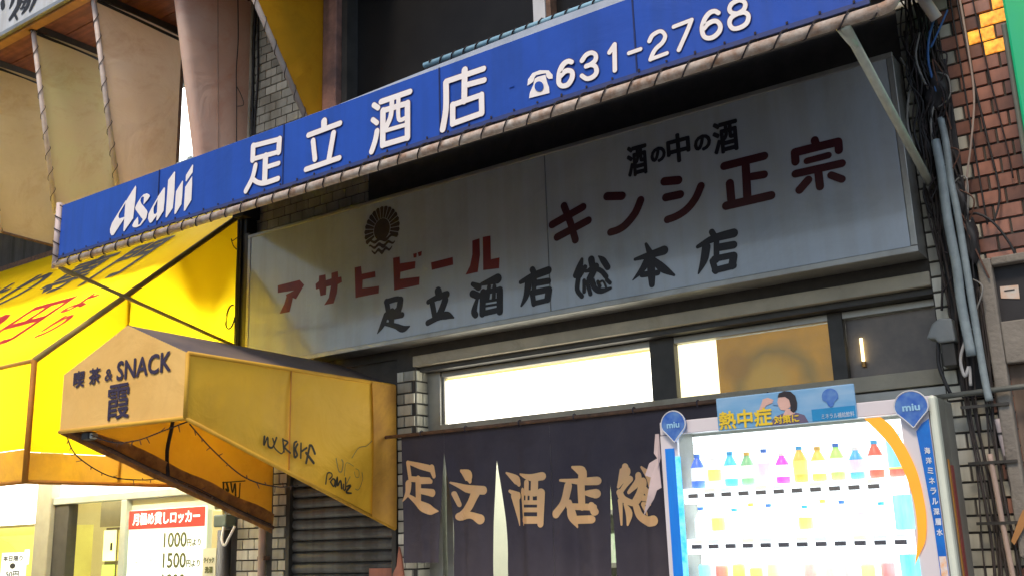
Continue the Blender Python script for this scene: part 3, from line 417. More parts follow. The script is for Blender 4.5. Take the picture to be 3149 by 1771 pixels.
for zz in (0.5, 0.85, 1.2, 1.55, 1.9): bx('board', m_alu, sh, -3.88, -1.0, 1.55, 1.88, zz - 0.03, zz)
for i in range(5):
    mm = M('goods_%d' % i, shelf_cols[i], shelf_cols[(i + 2) % 6], 30, 0.5, stretch=(1, 1, 0.3))
    zz = (0.5, 0.85, 1.2, 1.55, 1.9)[i]
    mb = MB(); x = -3.84
    while x < -1.1:
        wd = random.uniform(0.06, 0.12); mb.box(x, x + wd * 0.9, 1.58, 1.85, zz + 0.001, zz + random.uniform(0.18, 0.28)); x += wd
    o = mb.build('stacked_goods', mm, sh); o['kind'] = 'stuff'
for i, (x0, x1) in enumerate(((-3.80, -3.12), (-3.10, -2.42), (-2.24, -1.60), (-1.58, -0.97))):
    dr = thing('sliding_door', ('glazed sliding door leaf behind the left curtain panels', 'glazed sliding door leaf behind the middle curtain panels', 'glazed sliding door leaf beside the dark mullion', 'glazed sliding door leaf behind the vending machine')[i], 'door', ((x0 + x1) / 2, 0.15, 0))
    yy = 0.13 + 0.03 * (i % 2)
    bx('stile', m_alu, dr, x0, x0 + 0.045, yy, yy + 0.028, 0.03, 1.93); bx('stile', m_alu, dr, x1 - 0.045, x1, yy, yy + 0.028, 0.03, 1.93)
    bx('rail', m_alu, dr, x0 + 0.045, x1 - 0.045, yy + 0.002, yy + 0.026, 1.87, 1.93); bx('rail', m_alu, dr, x0 + 0.045, x1 - 0.045, yy + 0.002, yy + 0.026, 0.03, 0.18)
    bx('pane', G, dr, x0 + 0.045, x1 - 0.045, yy + 0.012, yy + 0.016, 0.18, 1.87)

# ------------------------------------------------------------------ second-floor window of the liquor shop
m_dglass = M('unlit_glass', (0.012, 0.012, 0.013), (0.018, 0.018, 0.018), 3, 0.35, spec=0.12)
uw = thing('upper_window', 'wide dark upstairs window with a white mullion above the blue sign', 'window', (-2.8, 0.05, 3.98))
bx('pane', m_dglass, uw, -4.50, -0.96, 0.10, 0.11, 3.985, 5.9)
bx('mullion', M('pale_mullion', (0.62, 0.64, 0.66), (0.52, 0.54, 0.56), 6, 0.4), uw, -2.985, -2.90, 0.02, 0.098, 4.0, 5.9, 0.004)
bx('mullion_edge', m_rust, uw, -2.897, -2.865, 0.03, 0.098, 4.0, 5.9)
bx('sill', m_alu, uw, -4.50, -0.96, -0.03, 0.09, 3.982, 4.03, 0.004)
jb = MB().box(-4.69, -4.56, -0.05, 0.06, 3.99, 5.89).build('jamb', M('peeling_jamb', (0.42, 0.22, 0.17), (0.16, 0.10, 0.09), 7, 0.8, bump=0.5, streak=0.3), uw, bevel=0.006)
bx('frame', m_darkframe, uw, -4.555, -4.505, 0.0, 0.098, 3.99, 5.89)
dp = thing('rusty_pole', 'thin rust streaked pole on the peeling window jamb', 'pole', (-4.72, -0.05, 4.0))
MB().tube([(-4.725, -0.045, 3.99), (-4.725, -0.05, 4.6), (-4.72, -0.045, 5.9)], 0.014, 10).build('tube', M('rust_pole', (0.55, 0.30, 0.12), (0.25, 0.12, 0.07), 10, 0.7), dp, True)

# ------------------------------------------------------------------ big grey name board under the canopy
gs = thing('name_board', 'large pale shop name board with red and black lettering under the blue canopy', 'sign', (-3.1, -0.09, 2.52))
def glossy_board(name, c, c2):
    m = M(name, c, c2, 2.2, 0.12, spec=0.5, streak=0.05, stain=0.35, stainc=(0.6, 0.62, 0.6))
    b = [n for n in m.node_tree.nodes if n.type == 'BSDF_PRINCIPLED'][0]
    b.inputs['IOR'].default_value = 1.62; b.inputs['Coat Weight'].default_value = 0.2; b.inputs['Coat Roughness'].default_value = 0.06
    return m
m_board = glossy_board('acrylic_board', (0.42, 0.47, 0.53), (0.36, 0.41, 0.47))
GX0, GX1, GZ0, GZ1, GY = -5.245, -0.945, 2.52, 3.452, -0.18
bx('casing', m_alu, gs, GX0 + 0.004, GX1 - 0.004, GY + 0.012, -0.012, GZ0 + 0.004, GZ1 - 0.004)
for a, b_ in ((GX0 + 0.03, -2.822), (-2.816, GX1 - 0.03)):
    bx('panel', m_board, gs, a, b_, GY - 0.001, GY + 0.011, GZ0 + 0.03, GZ1 - 0.025)
for nm, q in (('frame_rail', (GX0, GX1, GY - 0.006, GY + 0.01, GZ0, GZ0 + 0.029)), ('frame_rail', (GX0, GX1, GY - 0.006, GY + 0.01, GZ1 - 0.024, GZ1)),
              ('frame_stile', (GX0, GX0 + 0.028, GY - 0.005, GY + 0.01, GZ0 + 0.03, GZ1 - 0.025)), ('frame_stile', (GX1 - 0.028, GX1, GY - 0.005, GY + 0.01, GZ0 + 0.03, GZ1 - 0.025))):
    bx(nm, m_alu, gs, *q, 0.003)
fb = lambda a, b_, e: (a, GY - 0.0022 - e, b_)
m_red = M('dark_red_paint', (0.17, 0.014, 0.014), (0.12, 0.012, 0.012), 9, 0.4)
m_ink = M('ink_paint', (0.012, 0.013, 0.020), (0.02, 0.02, 0.028), 9, 0.45)
m_maroon = M('maroon_paint', (0.060, 0.011, 0.015), (0.042, 0.010, 0.013), 9, 0.4)
for ck in chunks(ASAHIBEER, (1, 1, 1, 3, 1, 2)): polys(MB(), ck, fb).build('red_katakana', m_red, gs)
for ck in chunks(KINSHI, (3, 2, 3, 5, 9)): strokes(MB(), ck, fb).build('maroon_character', m_maroon, gs)
for ck in chunks(BRUSH, (8, 5, 12, 9, 13, 6, 9)): strokes(MB(), ck, fb).build('brush_character', m_ink, gs)
for ch, x0, x1, z0, z1 in (('酒', -2.306, -2.198, 3.178, 3.338), ('の', -2.169, -2.093, 3.220, 3.294), ('中', -2.077, -1.957, 3.193, 3.338), ('の', -1.927, -1.845, 3.220, 3.296), ('酒', -1.825, -1.702, 3.180, 3.338)):
    text(ch, 'small_lettering', m_ink, gs, (x0, GY - 0.003, z0), (1, 0, 0), (0, 0, 1), x1 - x0, z1 - z0, 0.0055)
em = MB()                                                   # sun and wave emblem
ecx, ecz = -4.02, 3.245
for i in range(17):
    t = math.radians(-25 + 230 * i / 16); c_, s_ = math.cos(t), math.sin(t)
    pt = lambda r, h: fb(ecx + (r * c_ - h * s_) * 0.98, ecz + r * s_ + h * c_, 0.0002)
    em.poly([pt(0.072, -0.007), pt(0.142, -0.0155), pt(0.150, 0), pt(0.142, 0.0155), pt(0.072, 0.007)])
em.poly([fb(ecx + 0.066 * math.cos(i * math.pi / 12), ecz + 0.070 * math.sin(i * math.pi / 12), 0.0004) for i in range(24)])
for k in range(3):                                          # three wave bands below the disc
    zc = ecz - 0.052 - 0.036 * k; wv = 0.128 - 0.022 * k
    top = [(ecx - wv + 2 * wv * i / 16, zc + 0.010 * math.sin(i * 1.1 + k)) for i in range(17)]
    em.poly([fb(a, b_, 0.0006 + 0.0002 * k) for a, b_ in top] + [fb(a, b_ - 0.027 * (1 - abs(a - ecx) / wv * 0.6), 0.0006 + 0.0002 * k) for a, b_ in reversed(top)])
em.build('sun_emblem', M('brown_black_paint', (0.026, 0.020, 0.018), (0.05, 0.035, 0.025), 12, 0.5), gs)

# ------------------------------------------------------------------ blue canopy sign with laced pipe frame
cs = thing('blue_canopy_sign', 'long blue canopy sign with white lettering laced to a pipe frame', 'sign', (-3.1, -1.35, 3.1))
m_blue = M('blue_canvas', (0.014, 0.085, 0.50), (0.012, 0.070, 0.42), 2.5, 0.42, spec=0.35, bump=0.04, bscale=300, streak=0.05, wrinkle=0.10, stain=0.30, stainc=(0.7, 0.7, 0.72))
m_blued = M('blue_hem', (0.02, 0.05, 0.22), (0.05, 0.06, 0.16), 20, 0.6)
SX = [-5.575, -4.618, -3.614, -2.610, -1.631, -0.745]; SZ0, SZ1, SY = 3.112, 3.442, -1.35
for i in range(5):
    def fn(u, v, a=SX[i], b_=SX[i + 1]):
        x = a + (b_ - a) * u; z = SZ0 + (SZ1 - SZ0) * v
        return (x + (0.003 if u == 0 else -0.003 if u == 1 else 0), SY + 0.0016 * (math.sin(x * 9) + math.sin(x * 23 + v * 4)) * math.sin(v * 3.14), z)
    MB().grid(14, 5, fn).build('panel', m_blue, cs, True)
for x in SX[1:5]: bx('seam', M('seam_dark', (0.008, 0.025, 0.13), None, 9, 0.7), cs, x - 0.0035, x + 0.0035, SY - 0.0035, SY + 0.004, SZ0, SZ1)
bx('hem', m_blued, cs, SX[0], SX[5], SY - 0.004, SY + 0.006, SZ0 - 0.010, SZ0 + 0.008)
mb = MB(); x = SX[0] + 0.06
while x < SX[5]: mb.box(x - 0.004, x + 0.004, SY - 0.007, SY - 0.004, SZ0 + 0.008 + random.uniform(-0.003, 0.003), SZ0 + 0.018); x += 0.118
mb.build('eyelets', m_rope, cs)['kind'] = 'stuff'
fs = lambda a, b_, e: (a, SY - 0.0045 - e, b_)
m_let = M('white_lettering', (0.92, 0.90, 0.90), (0.88, 0.82, 0.80), 16, 0.5)
for ck in chunks(ASAHI, (2, 1, 2, 2, 2)): polys(MB(), ck, fs).build('logo_letter', m_let, cs)
m_fringe = M('rusty_fringe', (0.16, 0.055, 0.06), (0.05, 0.05, 0.16), 30, 0.7)
for ck in chunks(SIGN_BLUE, (8, 5, 11, 9, 1, 2, 2, 1, 2, 2, 1, 2)):
    wc = strokes(MB(), ck, lambda a, b_, e: (a, SY - 0.0060 - e, b_)).build('white_character', m_let, cs)
    strokes(MB(), [[(a, b_ + 0.0008, wd * 1.04 + 0.0035) for a, b_, wd in st] for st in ck], fs).build('dirty_edge', m_fringe, wc)
polys(MB(), PHONE, fs).build('telephone_symbol', m_let, cs); polys(MB(), DIAL, lambda a, b_, e: (a, SY - 0.0080 - e, b_)).build('telephone_dial', m_blue, cs)
text('▬', 'telephone_slot', m_blue, cs, (-2.232, SY - 0.0062, 3.232), (1, 0, 0), (0, 0, 1), 0.024, 0.008)
PZ = SZ0 - 0.042
bp_ = MB().tube([(-5.60, SY, PZ), (-3.2, SY, PZ - 0.004), (-0.72, SY, PZ)], 0.021, 14).build('bottom_pipe', m_pipe, cs, True)
MB().tube(smoothpath([(-0.72, SY, PZ), (-0.685, SY, PZ + 0.005), (-0.665, SY, PZ + 0.03), (-0.66, SY, PZ + 0.09)], 4) + [Vector((-0.66, SY, SZ1))], 0.021, 14).build('end_pipe', m_pipe, cs, True)
ep_ = MB().tube([(-5.600, SY, PZ - 0.02), (-5.600, SY, SZ1 + 0.02)], 0.020, 14).build('end_pipe', M('pink_white_pipe', (0.72, 0.60, 0.57), (0.6, 0.48, 0.45), 12, 0.5), cs, True)
MB().tube([(-5.575, SY + 0.012, SZ1 + 0.001), (-0.67, SY + 0.012, SZ1 + 0.001)], 0.006, 8).build('top_pipe', M('lilac_white_paint', (0.55, 0.58, 0.66), (0.42, 0.46, 0.54), 10, 0.5), cs, True)
pth = []; k = 0; x = SX[0] + 0.03
while x < SX[5]:                                            # one lacing rope winding round pipe and eyelets
    for q in range(8):
        t = 2 * math.pi * q / 8
        rz = 0.025 if math.sin(t) < 0 else 0.034
        pth.append((x + 0.118 * q / 8, SY - 0.026 * math.cos(t) - 0.001, PZ + rz * math.sin(t)))
    x += 0.118
MB().tube(pth, 0.0032, 5).build('lacing_rope', m_rope, bp_)
pth = []
for q in range(42):
    t = 2 * math.pi * q / 10; pth.append((-5.595 + 0.025 * math.cos(t), SY - 0.025 * math.sin(t), SZ0 + 0.33 * q / 41))
MB().tube(pth, 0.0035, 5).build('lacing_rope', m_rope, ep_)
m_roof = M('dark_canopy_cloth', (0.075, 0.08, 0.095), (0.05, 0.052, 0.06), 5, 0.8)
MB().grid(20, 4, lambda u, v: (-5.57 + 4.90 * u, -1.325 + 1.30 * v, SZ1 - 0.015 + 0.33 * v - 0.02 * math.sin(3.14 * v))).build('roof_cloth', m_roof, cs)
MB().grid(30, 1, lambda u, v: (-3.25 + 2.55 * u, -1.33 + 0.004 * v, SZ1 + 0.004 + (0.012 + 0.032 * min(1, u * 2.2)) * v)).build('roof_edge_strip', M('grey_vinyl', (0.42, 0.48, 0.58), (0.3, 0.36, 0.44), 8, 0.5), cs)
for x in (-5.57, -0.70): MB().tube([(x, SY + 0.02, SZ1 + 0.0), (x, -0.02, SZ1 + 0.33)], 0.016, 10).build('rafter_pipe', m_pipe, cs, True)
rr = thing('awning_rail', 'light blue rail with knotted cord behind the top of the blue sign', 'rail', (-1.8, -1.15, 3.60))
MB().tube([(-2.862, -1.15, 3.607), (-0.70, -1.15, 3.552 + 0.05)], 0.014, 12).build('tube', M('sky_blue_paint', (0.36, 0.60, 0.74), (0.28, 0.52, 0.68), 14, 0.4), rr, True)
mb = MB(); x = -2.82
pth = []
while x < -0.72:
    for q in range(6):
        t = 2 * math.pi * q / 6; pth.append((x + 0.07 * q / 6, -1.15 - 0.019 * math.cos(t), 3.607 + (x + 2.862) * -0.0022 - 0.003 + 0.02 * math.sin(t)))
    x += 0.07
MB().tube(pth, 0.0035, 5).build('cord', m_rope, rr)
MB().tube([(-2.862, -1.15, 3.57), (-0.70, -1.15, 3.566)], 0.008, 8).build('lower_wire', m_cable, rr)
for x in (-2.6, -1.4, -0.75): MB().tube([(x, -1.15, 3.57), (x, -1.15, 3.485)], 0.006, 6).build('post', m_cable, rr)
# struts
for x0, x1, zz0, zz1, r, mt, lb in ((-5.555, -5.50, PZ - 0.02, 2.73, 0.012, M('dull_steel', (0.46, 0.40, 0.24), (0.32, 0.27, 0.16), 12, 0.6), 'thin dull steel strut from the left end of the blue canopy to the wall'),
                                (-0.835, -0.885, PZ - 0.02, 2.835, 0.017, m_pipe_pale, 'pale green grey strut under the right end of the blue canopy')):
    st = thing('canopy_strut', lb, 'strut', (x1, -0.02, zz1), 'struts of the blue canopy')
    MB().tube([(x0, SY, zz0), (x1, -0.035, zz1)], r, 12).build('bar', mt, st, True)
    MB().tube([(x0 - 0.03, SY, zz0 + 0.02), (x0 - 0.01, SY + 0.05, zz0 - 0.02), (x0, SY + 0.1, zz0 - 0.035)], r * 0.8, 8).build('clamp', mt, st, True)
    bx('wall_plate', m_rust, st, x1 - 0.03, x1 + 0.03, -0.035, -0.011, zz1 - 0.05, zz1 + 0.05)
# ------------------------------------------------------------------ yellow back-lit awning of the shop on the left
ya = thing('yellow_awning', 'large yellow awning glowing from lamps inside with black and red lettering', 'awning', (-8.0, -0.7, 1.78))
m_yel = M('yellow_canvas', (0.94, 0.71, 0.012), (0.90, 0.64, 0.010), 1.6, 0.5, spec=0.2, trans=0.6, stain=0.05, stainc=(0.85, 0.7, 0.4), wrinkle=0.08)
m_yel_hem = M('yellow_canvas_hem', (0.72, 0.40, 0.03), (0.55, 0.30, 0.05), 5, 0.6, spec=0.2, trans=0.35, stain=0.5, wrinkle=0.2)  # browner, blotched, less translucent cloth along the bottom edge
m_yedge = M('orange_binding', (0.70, 0.32, 0.04), (0.50, 0.22, 0.04), 9, 0.6, trans=0.3)
AX0, AX1 = -12.5, -5.55
MB().grid(24, 12, lambda u, v: (AX0 + (AX1 - AX0) * u, 0.50 - 1.96 * v, 4.135 - 1.664 * v + 0.006 * math.sin(u * 60) * math.sin(v * 3.1))).build('slope_cloth', m_yel, ya)
MB().grid(24, 4, lambda u, v: (AX0 + (AX1 - AX0) * u, -1.46, 2.468 - 0.50 * v)).build('valance', m_yel, ya)
MB().grid(24, 2, lambda u, v: (AX0 + (AX1 - AX0) * u, -1.46, 1.966 - 0.185 * v)).build('valance_hem', m_yel_hem, ya)
MB().poly([(AX1, 0.0, 1.95), (AX1, 0.0, 3.70), (AX1, -1.458, 2.468), (AX1, -1.458, 1.95)]).build('side_cloth', m_yel, ya)
MB().poly([(AX1, 0.0, 1.948), (AX1, -1.458, 1.948), (AX1, -1.458, 1.78), (AX1, 0.0, 1.775)]).build('side_hem', m_yel_hem, ya)
MB().tube([(AX1, 0.0, 3.71), (AX1, -1.46, 2.472)], 0.019, 10).build('hip_pipe', M('olive_pipe', (0.46, 0.34, 0.10), (0.32, 0.23, 0.08), 8, 0.6), ya, True)
MB().tube([(AX1, -1.46, 2.472), (AX1, -1.46, 1.78)], 0.017, 10).build('corner_pipe', m_yedge, ya, True)
MB().tube([(AX0, -1.46, 2.472), (AX1, -1.46, 2.472)], 0.013, 8).build('front_pipe', M('pale_orange_binding', (0.75, 0.45, 0.12), None, 9, 0.6, trans=0.3), ya, True)
MB().tube([(AX0, -1.46, 1.783), (AX1, -1.46, 1.783)], 0.012, 8).build('hem_pipe', m_yedge, ya, True)
MB().tube([(AX1, -1.46, 1.783), (AX1, 0.0, 1.778)], 0.012, 8).build('hem_pipe', m_yedge, ya, True)
MB().tube([(AX1 - 0.01, -0.86, 1.78), (AX1 - 0.01, -0.86, 2.96)], 0.010, 8).build('stay_pipe', m_yedge, ya, True)
bx('wall_rail', m_rust, ya, AX0, -5.62, 0.49, 0.54, 4.12, 4.18)
un = Vector((0, -1.96, -1.664)).normalized()               # down the slope
nrm = Vector((0, -1.664, 1.96)).normalized()
def on_slope(X, Y, lift=0.006): return Vector((X, Y, 3.7105 + 0.849 * Y)) + nrm * lift
m_atext = M('awning_black_print', (0.03, 0.035, 0.05), (0.045, 0.05, 0.06), 12, 0.6)
m_ared = M('awning_red_print', (0.80, 0.07, 0.07), (0.7, 0.05, 0.06), 12, 0.6, trans=0.4)
for ch, x0, Yb, wd, ht in (('貼', -9.0, -0.46, 0.60, 0.60), ('り', -8.22, -0.47, 0.42, 0.62), ('専', -7.50, -0.46, 0.58, 0.60), ('門', -6.72, -0.50, 0.47, 0.60)):
    text(ch, 'black_lettering', m_atext, ya, on_slope(x0, Yb), (1, 0, 0), -un, wd, ht, 0.017)
for ch, x0, Yb, wd, ht in (('0', -7.62, -1.12, 0.46, 0.58), ('円', -6.95, -1.15, 0.53, 0.60), ('よ', -6.28, -0.90, 0.26, 0.22), ('り', -6.10, -1.18, 0.18, 0.27)):
    text(ch, 'red_lettering', m_ared, ya, on_slope(x0, Yb), (1, 0, 0), -un, wd, ht, 0.014)
m_tube = M('fluorescent_tube', (1, 1, 1), None, 3, 0.4, es=95.0, ec=(1.0, 0.97, 0.88))
for i, (x, lb) in enumerate(((-6.3, 'fluorescent batten inside the right end of the yellow awning'), (-8.0, 'fluorescent batten inside the middle of the yellow awning'), (-9.9, 'fluorescent batten inside the left part of the yellow awning'))):
    fl = thing('fluorescent_batten', lb, 'lamp', (x, -0.70, 2.45), 'lamps in the yellow awning')
    bx('casing', m_white, fl, x - 0.62, x + 0.62, -0.74, -0.66, 2.50, 2.54)
    MB().tube([(x - 0.6, -0.28, 2.86), (x + 0.6, -0.28, 2.86)], 0.016, 10).build('tube', m_tube, fl, True); bx('casing', m_white, fl, x - 0.62, x + 0.62, -0.31, -0.25, 2.89, 2.92)
    MB().tube([(x - 0.6, -0.70, 2.475), (x + 0.6, -0.70, 2.475)], 0.016, 10).build('tube', m_tube, fl, True)

# ------------------------------------------------------------------ orange snack-bar awning with gable front
sa = thing('snack_awning', 'dirty orange gabled awning over the shutter reading SNACK', 'awning', (-4.58, -0.76, 1.46))
m_or = M('orange_canvas', (0.96, 0.58, 0.055), (0.86, 0.49, 0.04), 2.2, 0.5, spec=0.25, trans=0.08, stain=0.35, stainc=(0.6, 0.5, 0.35), wrinkle=0.35)
m_orf = M('orange_canvas_front', (0.94, 0.61, 0.20), (0.87, 0.53, 0.15), 2.0, 0.55, spec=0.25, trans=0.06, stain=0.22, stainc=(0.6, 0.5, 0.4), wrinkle=0.22)
m_orr = M('brown_weathered_canvas', (0.26, 0.13, 0.05), (0.16, 0.09, 0.05), 6, 0.8, trans=0.15)
LX, RX, FY = -5.12, -4.06, -1.53
MB().poly([(LX, FY, 2.02), (RX, FY, 1.998), (RX, FY, 2.314), (-4.565, FY, 2.525), (LX, FY, 2.33)]).build('gable_cloth', m_orf, sa)
MB().grid(16, 6, lambda u, v: (RX + (0.010 * math.sin(u * 9) + 0.004 * math.sin(u * 21 + v * 3)) * math.sin(v * 3.1), FY * (1 - u) - 0.03 * u, (1.998 - 0.538 * u) * (1 - v) + (2.314 - 0.012 * u) * v)).build('side_cloth', m_or, sa)
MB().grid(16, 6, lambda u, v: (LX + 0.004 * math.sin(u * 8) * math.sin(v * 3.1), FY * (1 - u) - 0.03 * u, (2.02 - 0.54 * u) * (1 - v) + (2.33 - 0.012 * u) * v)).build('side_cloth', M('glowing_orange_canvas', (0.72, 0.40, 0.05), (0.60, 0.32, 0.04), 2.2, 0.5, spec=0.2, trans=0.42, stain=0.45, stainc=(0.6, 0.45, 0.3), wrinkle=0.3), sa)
MB().poly([(RX, FY, 2.314), (RX, -0.02, 2.300), (-4.565, -0.02, 2.50), (-4.565, FY, 2.525)]).build('roof_cloth', M('mauve_roof_cloth', (0.24, 0.19, 0.17), (0.13, 0.115, 0.13), 3, 0.7), sa)
MB().poly([(LX, FY, 2.33), (LX, -0.02, 2.315), (-4.565, -0.02, 2.50), (-4.565, FY, 2.525)]).build('roof_cloth', m_orr, sa)
for a, b_ in (((RX, FY, 1.998), (RX, FY, 2.314)), ((RX, FY, 1.998), (RX, -0.03, 1.462)), ((LX, FY, 2.02), (RX, FY, 1.998)), ((RX, FY, 2.314), (RX, -0.03, 2.302)), ((RX, -0.03, 1.462), (RX, -0.03, 2.302))):
    MB().tube([a, b_], 0.011, 8).build('edge_binding', M('gold_binding', (0.80, 0.47, 0.05), (0.66, 0.36, 0.04), 9, 0.6), sa, True)
# wide dirty lower flange of the left cloth, frame pipe inside
MB().grid(18, 3, lambda u, v: (LX + 0.012 + 0.02 * v + 0.006 * math.sin(u * 30), FY * (1 - u) - 0.03 * u, 2.005 - 0.54 * u + (0.06 + 0.06 * min(1, u * 4)) * v + 0.006 * math.sin(u * 22) * v)).build('bottom_flange', M('grimy_flange', (0.46, 0.25, 0.08), (0.20, 0.10, 0.05), 14, 0.8, bump=0.4, bscale=50, trans=0.2), sa)
MB().tube([(LX + 0.03, FY + 0.03, 2.03), (LX + 0.03, -0.04, 1.50)], 0.012, 8).build('frame_pipe', m_rust, sa, True)
MB().tube(smoothpath([(LX + 0.02, -0.84, 2.30), (LX + 0.045, -0.85, 2.12), (LX + 0.02, -0.86, 1.95), (LX + 0.04, -0.86, 1.80)], 4), 0.011, 8).build('torn_seam', m_rope, sa, True)
MB().tube([(RX + 0.002, -0.862, 2.305), (RX + 0.002, -0.865, 1.775)], 0.004, 6).build('seam', m_yedge, sa)
MB().grid(6, 8, lambda u, v: (RX + 0.013 + (0.010 * math.sin((0.86 + 0.14 * u) * 9) + 0.004 * math.sin((0.86 + 0.14 * u) * 21 + v * 3)) * math.sin(v * 3.1), FY * (1 - (0.86 + 0.14 * u)) - 0.03 * (0.86 + 0.14 * u), (1.998 - 0.538 * (0.86 + 0.14 * u)) * (1 - v) + 2.303 * v)).build('weathered_edge', M('weathered_canvas', (0.74, 0.40, 0.06), (0.52, 0.26, 0.06), 5, 0.7, trans=0.15, stain=0.6), sa)
m_pur = M('purple_print', (0.035, 0.025, 0.06), (0.05, 0.035, 0.07), 12, 0.6)
FT = FY - 0.005
text('喫', 'front_lettering', m_pur, sa, (-5.015, FT, 2.246), (1, 0, 0), (0, 0, 1), 0.098, 0.085, 0.003)
text('茶', 'front_lettering', m_pur, sa, (-4.872, FT, 2.248), (1, 0, 0), (0, 0, 1), 0.100, 0.083, 0.003)
text('&', 'front_lettering', m_pur, sa, (-4.730, FT, 2.250), (1, 0, 0), (0, 0, 1), 0.066, 0.062, 0.001)
text('SNACK', 'front_lettering', m_pur, sa, (-4.625, FT, 2.243), (1, 0, 0), (0, 0, 1), 0.44, 0.096, 0.0035)
text('霞', 'front_lettering', m_pur, sa, (-4.690, FT, 2.043), (1, 0, 0), (0, 0, 1), 0.185, 0.178, 0.0028)
fx = lambda a, b_, e: (RX + 0.016 + e, a, b_)
for ck in chunks(TAG, (10, 5)): strokes(MB(), ck, fx).build('graffiti', M('marker_ink', (0.05, 0.045, 0.03), None, 12, 0.7), sa)
strokes(MB(), TAGF, fx).build('faded_graffiti', M('faded_marker_ink', (0.36, 0.26, 0.08), None, 12, 0.7), sa)
strokes(MB(), TAGI, lambda a, b_, e: (LX + 0.012 + e, a, b_)).build('graffiti', MATS['marker_ink'], sa)
# dead string of fairy lights hung along the awning
def twig(pts, name, label, n=60):
    p = smoothpath(pts, 10); t = thing(name, label, 'light string', pts[0], 'dead light strings on the snack awning')
    MB().tube(p, 0.0035, 5).build('wire', m_rope, t)
    mb = MB()
    for i in range(3, len(p) - 2, 3):
        d = Vector((random.uniform(-1, 1), random.uniform(-1, 1), random.uniform(-1.2, 0.6))).normalized() * random.uniform(0.02, 0.04)
        mb.tube([p[i], p[i] + d], [0.0035, 0.0022], 5)
    o = mb.build('bulbs', m_rust, t); o['kind'] = 'stuff'; return t
twig([(LX + 0.26, FY + 0.02, 1.985), (LX + 0.42, FY + 0.05, 1.935), (LX + 0.62, FY + 0.05, 1.93), (LX + 0.82, FY + 0.04, 1.955), (RX - 0.02, FY + 0.03, 1.985)], 'light_string', 'dead light string sagging under the front edge of the snack awning')
twig([(RX - 0.03, FY + 0.05, 1.975), (RX - 0.05, -1.32, 1.86), (RX - 0.05, -1.12, 1.735), (RX - 0.04, -0.92, 1.69), (RX - 0.05, -0.75, 1.70)], 'light_string', 'dead light string hanging below the long right side of the snack awning')
twig([(LX + 0.02, FY + 0.03, 2.0), (LX - 0.03, -1.40, 1.90), (LX - 0.03, -1.2, 1.80), (LX, -1.0, 1.78), (LX + 0.01, -0.86, 1.80)], 'light_string', 'dead light string drooping off the left side of the snack awning')
twig([(LX + 0.10, -1.30, 1.945), (LX + 0.09, -1.0, 1.835), (LX + 0.10, -0.7, 1.735), (LX + 0.09, -0.4, 1.62), (LX + 0.10, -0.12, 1.52)], 'light_string', 'dead light string twisted along the dirty lower flange of the snack awning')
jb_ = thing('junction_box', 'small black junction box hanging under the snack awning front', 'box', (LX + 0.22, FY + 0.03, 1.96))
bx('case', m_cable, jb_, LX + 0.17, LX + 0.235, FY + 0.02, FY + 0.07, 1.965, 2.005, 0.006); bx('cap', m_alu, jb_, LX + 0.237, LX + 0.262, FY + 0.025, FY + 0.06, 1.968, 1.998, 0.004)

# ------------------------------------------------------------------ roller shutter under the snack awning
rs = thing('roller_shutter', 'closed dark grey roller shutter under the orange snack awning', 'shutter', (-4.53, 0.03, 0))
m_slat = M('shutter_slat', (0.15, 0.155, 0.15), (0.10, 0.10, 0.10), 6, 0.55, metal=0.2, streak=0.35, rnd=0.18)
sp = 0.0668; slat = None
for i in range(33):
    z = 0.01 + i * sp
    if slat is None:
        mb = MB(); prof = [(0.03, 0.0), (0.018, 0.004), (0.006, 0.020), (0.004, 0.034), (0.010, 0.052), (0.024, 0.062), (0.03, 0.063)]
        for a, b_ in zip(prof, prof[1:]): mb.poly([(-4.962, a[0], z + a[1]), (-4.098, a[0], z + a[1]), (-4.098, b_[0], z + b_[1]), (-4.962, b_[0], z + b_[1])])
        mb.poly([(-4.962, 0.03, z), (-4.098, 0.03, z), (-4.098, 0.03, z + 0.063), (-4.962, 0.03, z + 0.063)])
        slat = mb.build('slat', m_slat, rs)
    else:
        o = slat.copy(); C.objects.link(o); o.parent = rs; o.location.z += i * sp
for x0, x1 in ((-4.996, -4.963), (-4.097, -4.064)): bx('guide_rail', m_darkframe, rs, x0, x1, -0.02, 0.06, 0, 2.2)
bx('backing', m_black, rs, -4.96, -4.10, 0.04, 0.06, 0, 2.2)
pg = thing('red_paint_patch', 'ragged red paint smear on the lower right of the shutter', 'paint mark', (-4.2, 0.0, 1.0))
# salmon painted strip beside the shutter
bx('panel', M('salmon_paint', (0.50, 0.20, 0.13), (0.38, 0.16, 0.12), 6, 0.7, streak=0.3), pg, -4.29, -4.085, -0.004, -0.0005, 0.9, 1.24)
MB().prism([(-4.085, -0.024, 0.9), (-4.003, -0.024, 0.9), (-4.003, -0.024, 1.19), (-4.02, -0.024, 1.30), (-4.038, -0.024, 1.36), (-4.056, -0.024, 1.25), (-4.085, -0.024, 1.21)], (0, 0.012, 0)).build('flake', MATS['salmon_paint'], pg)

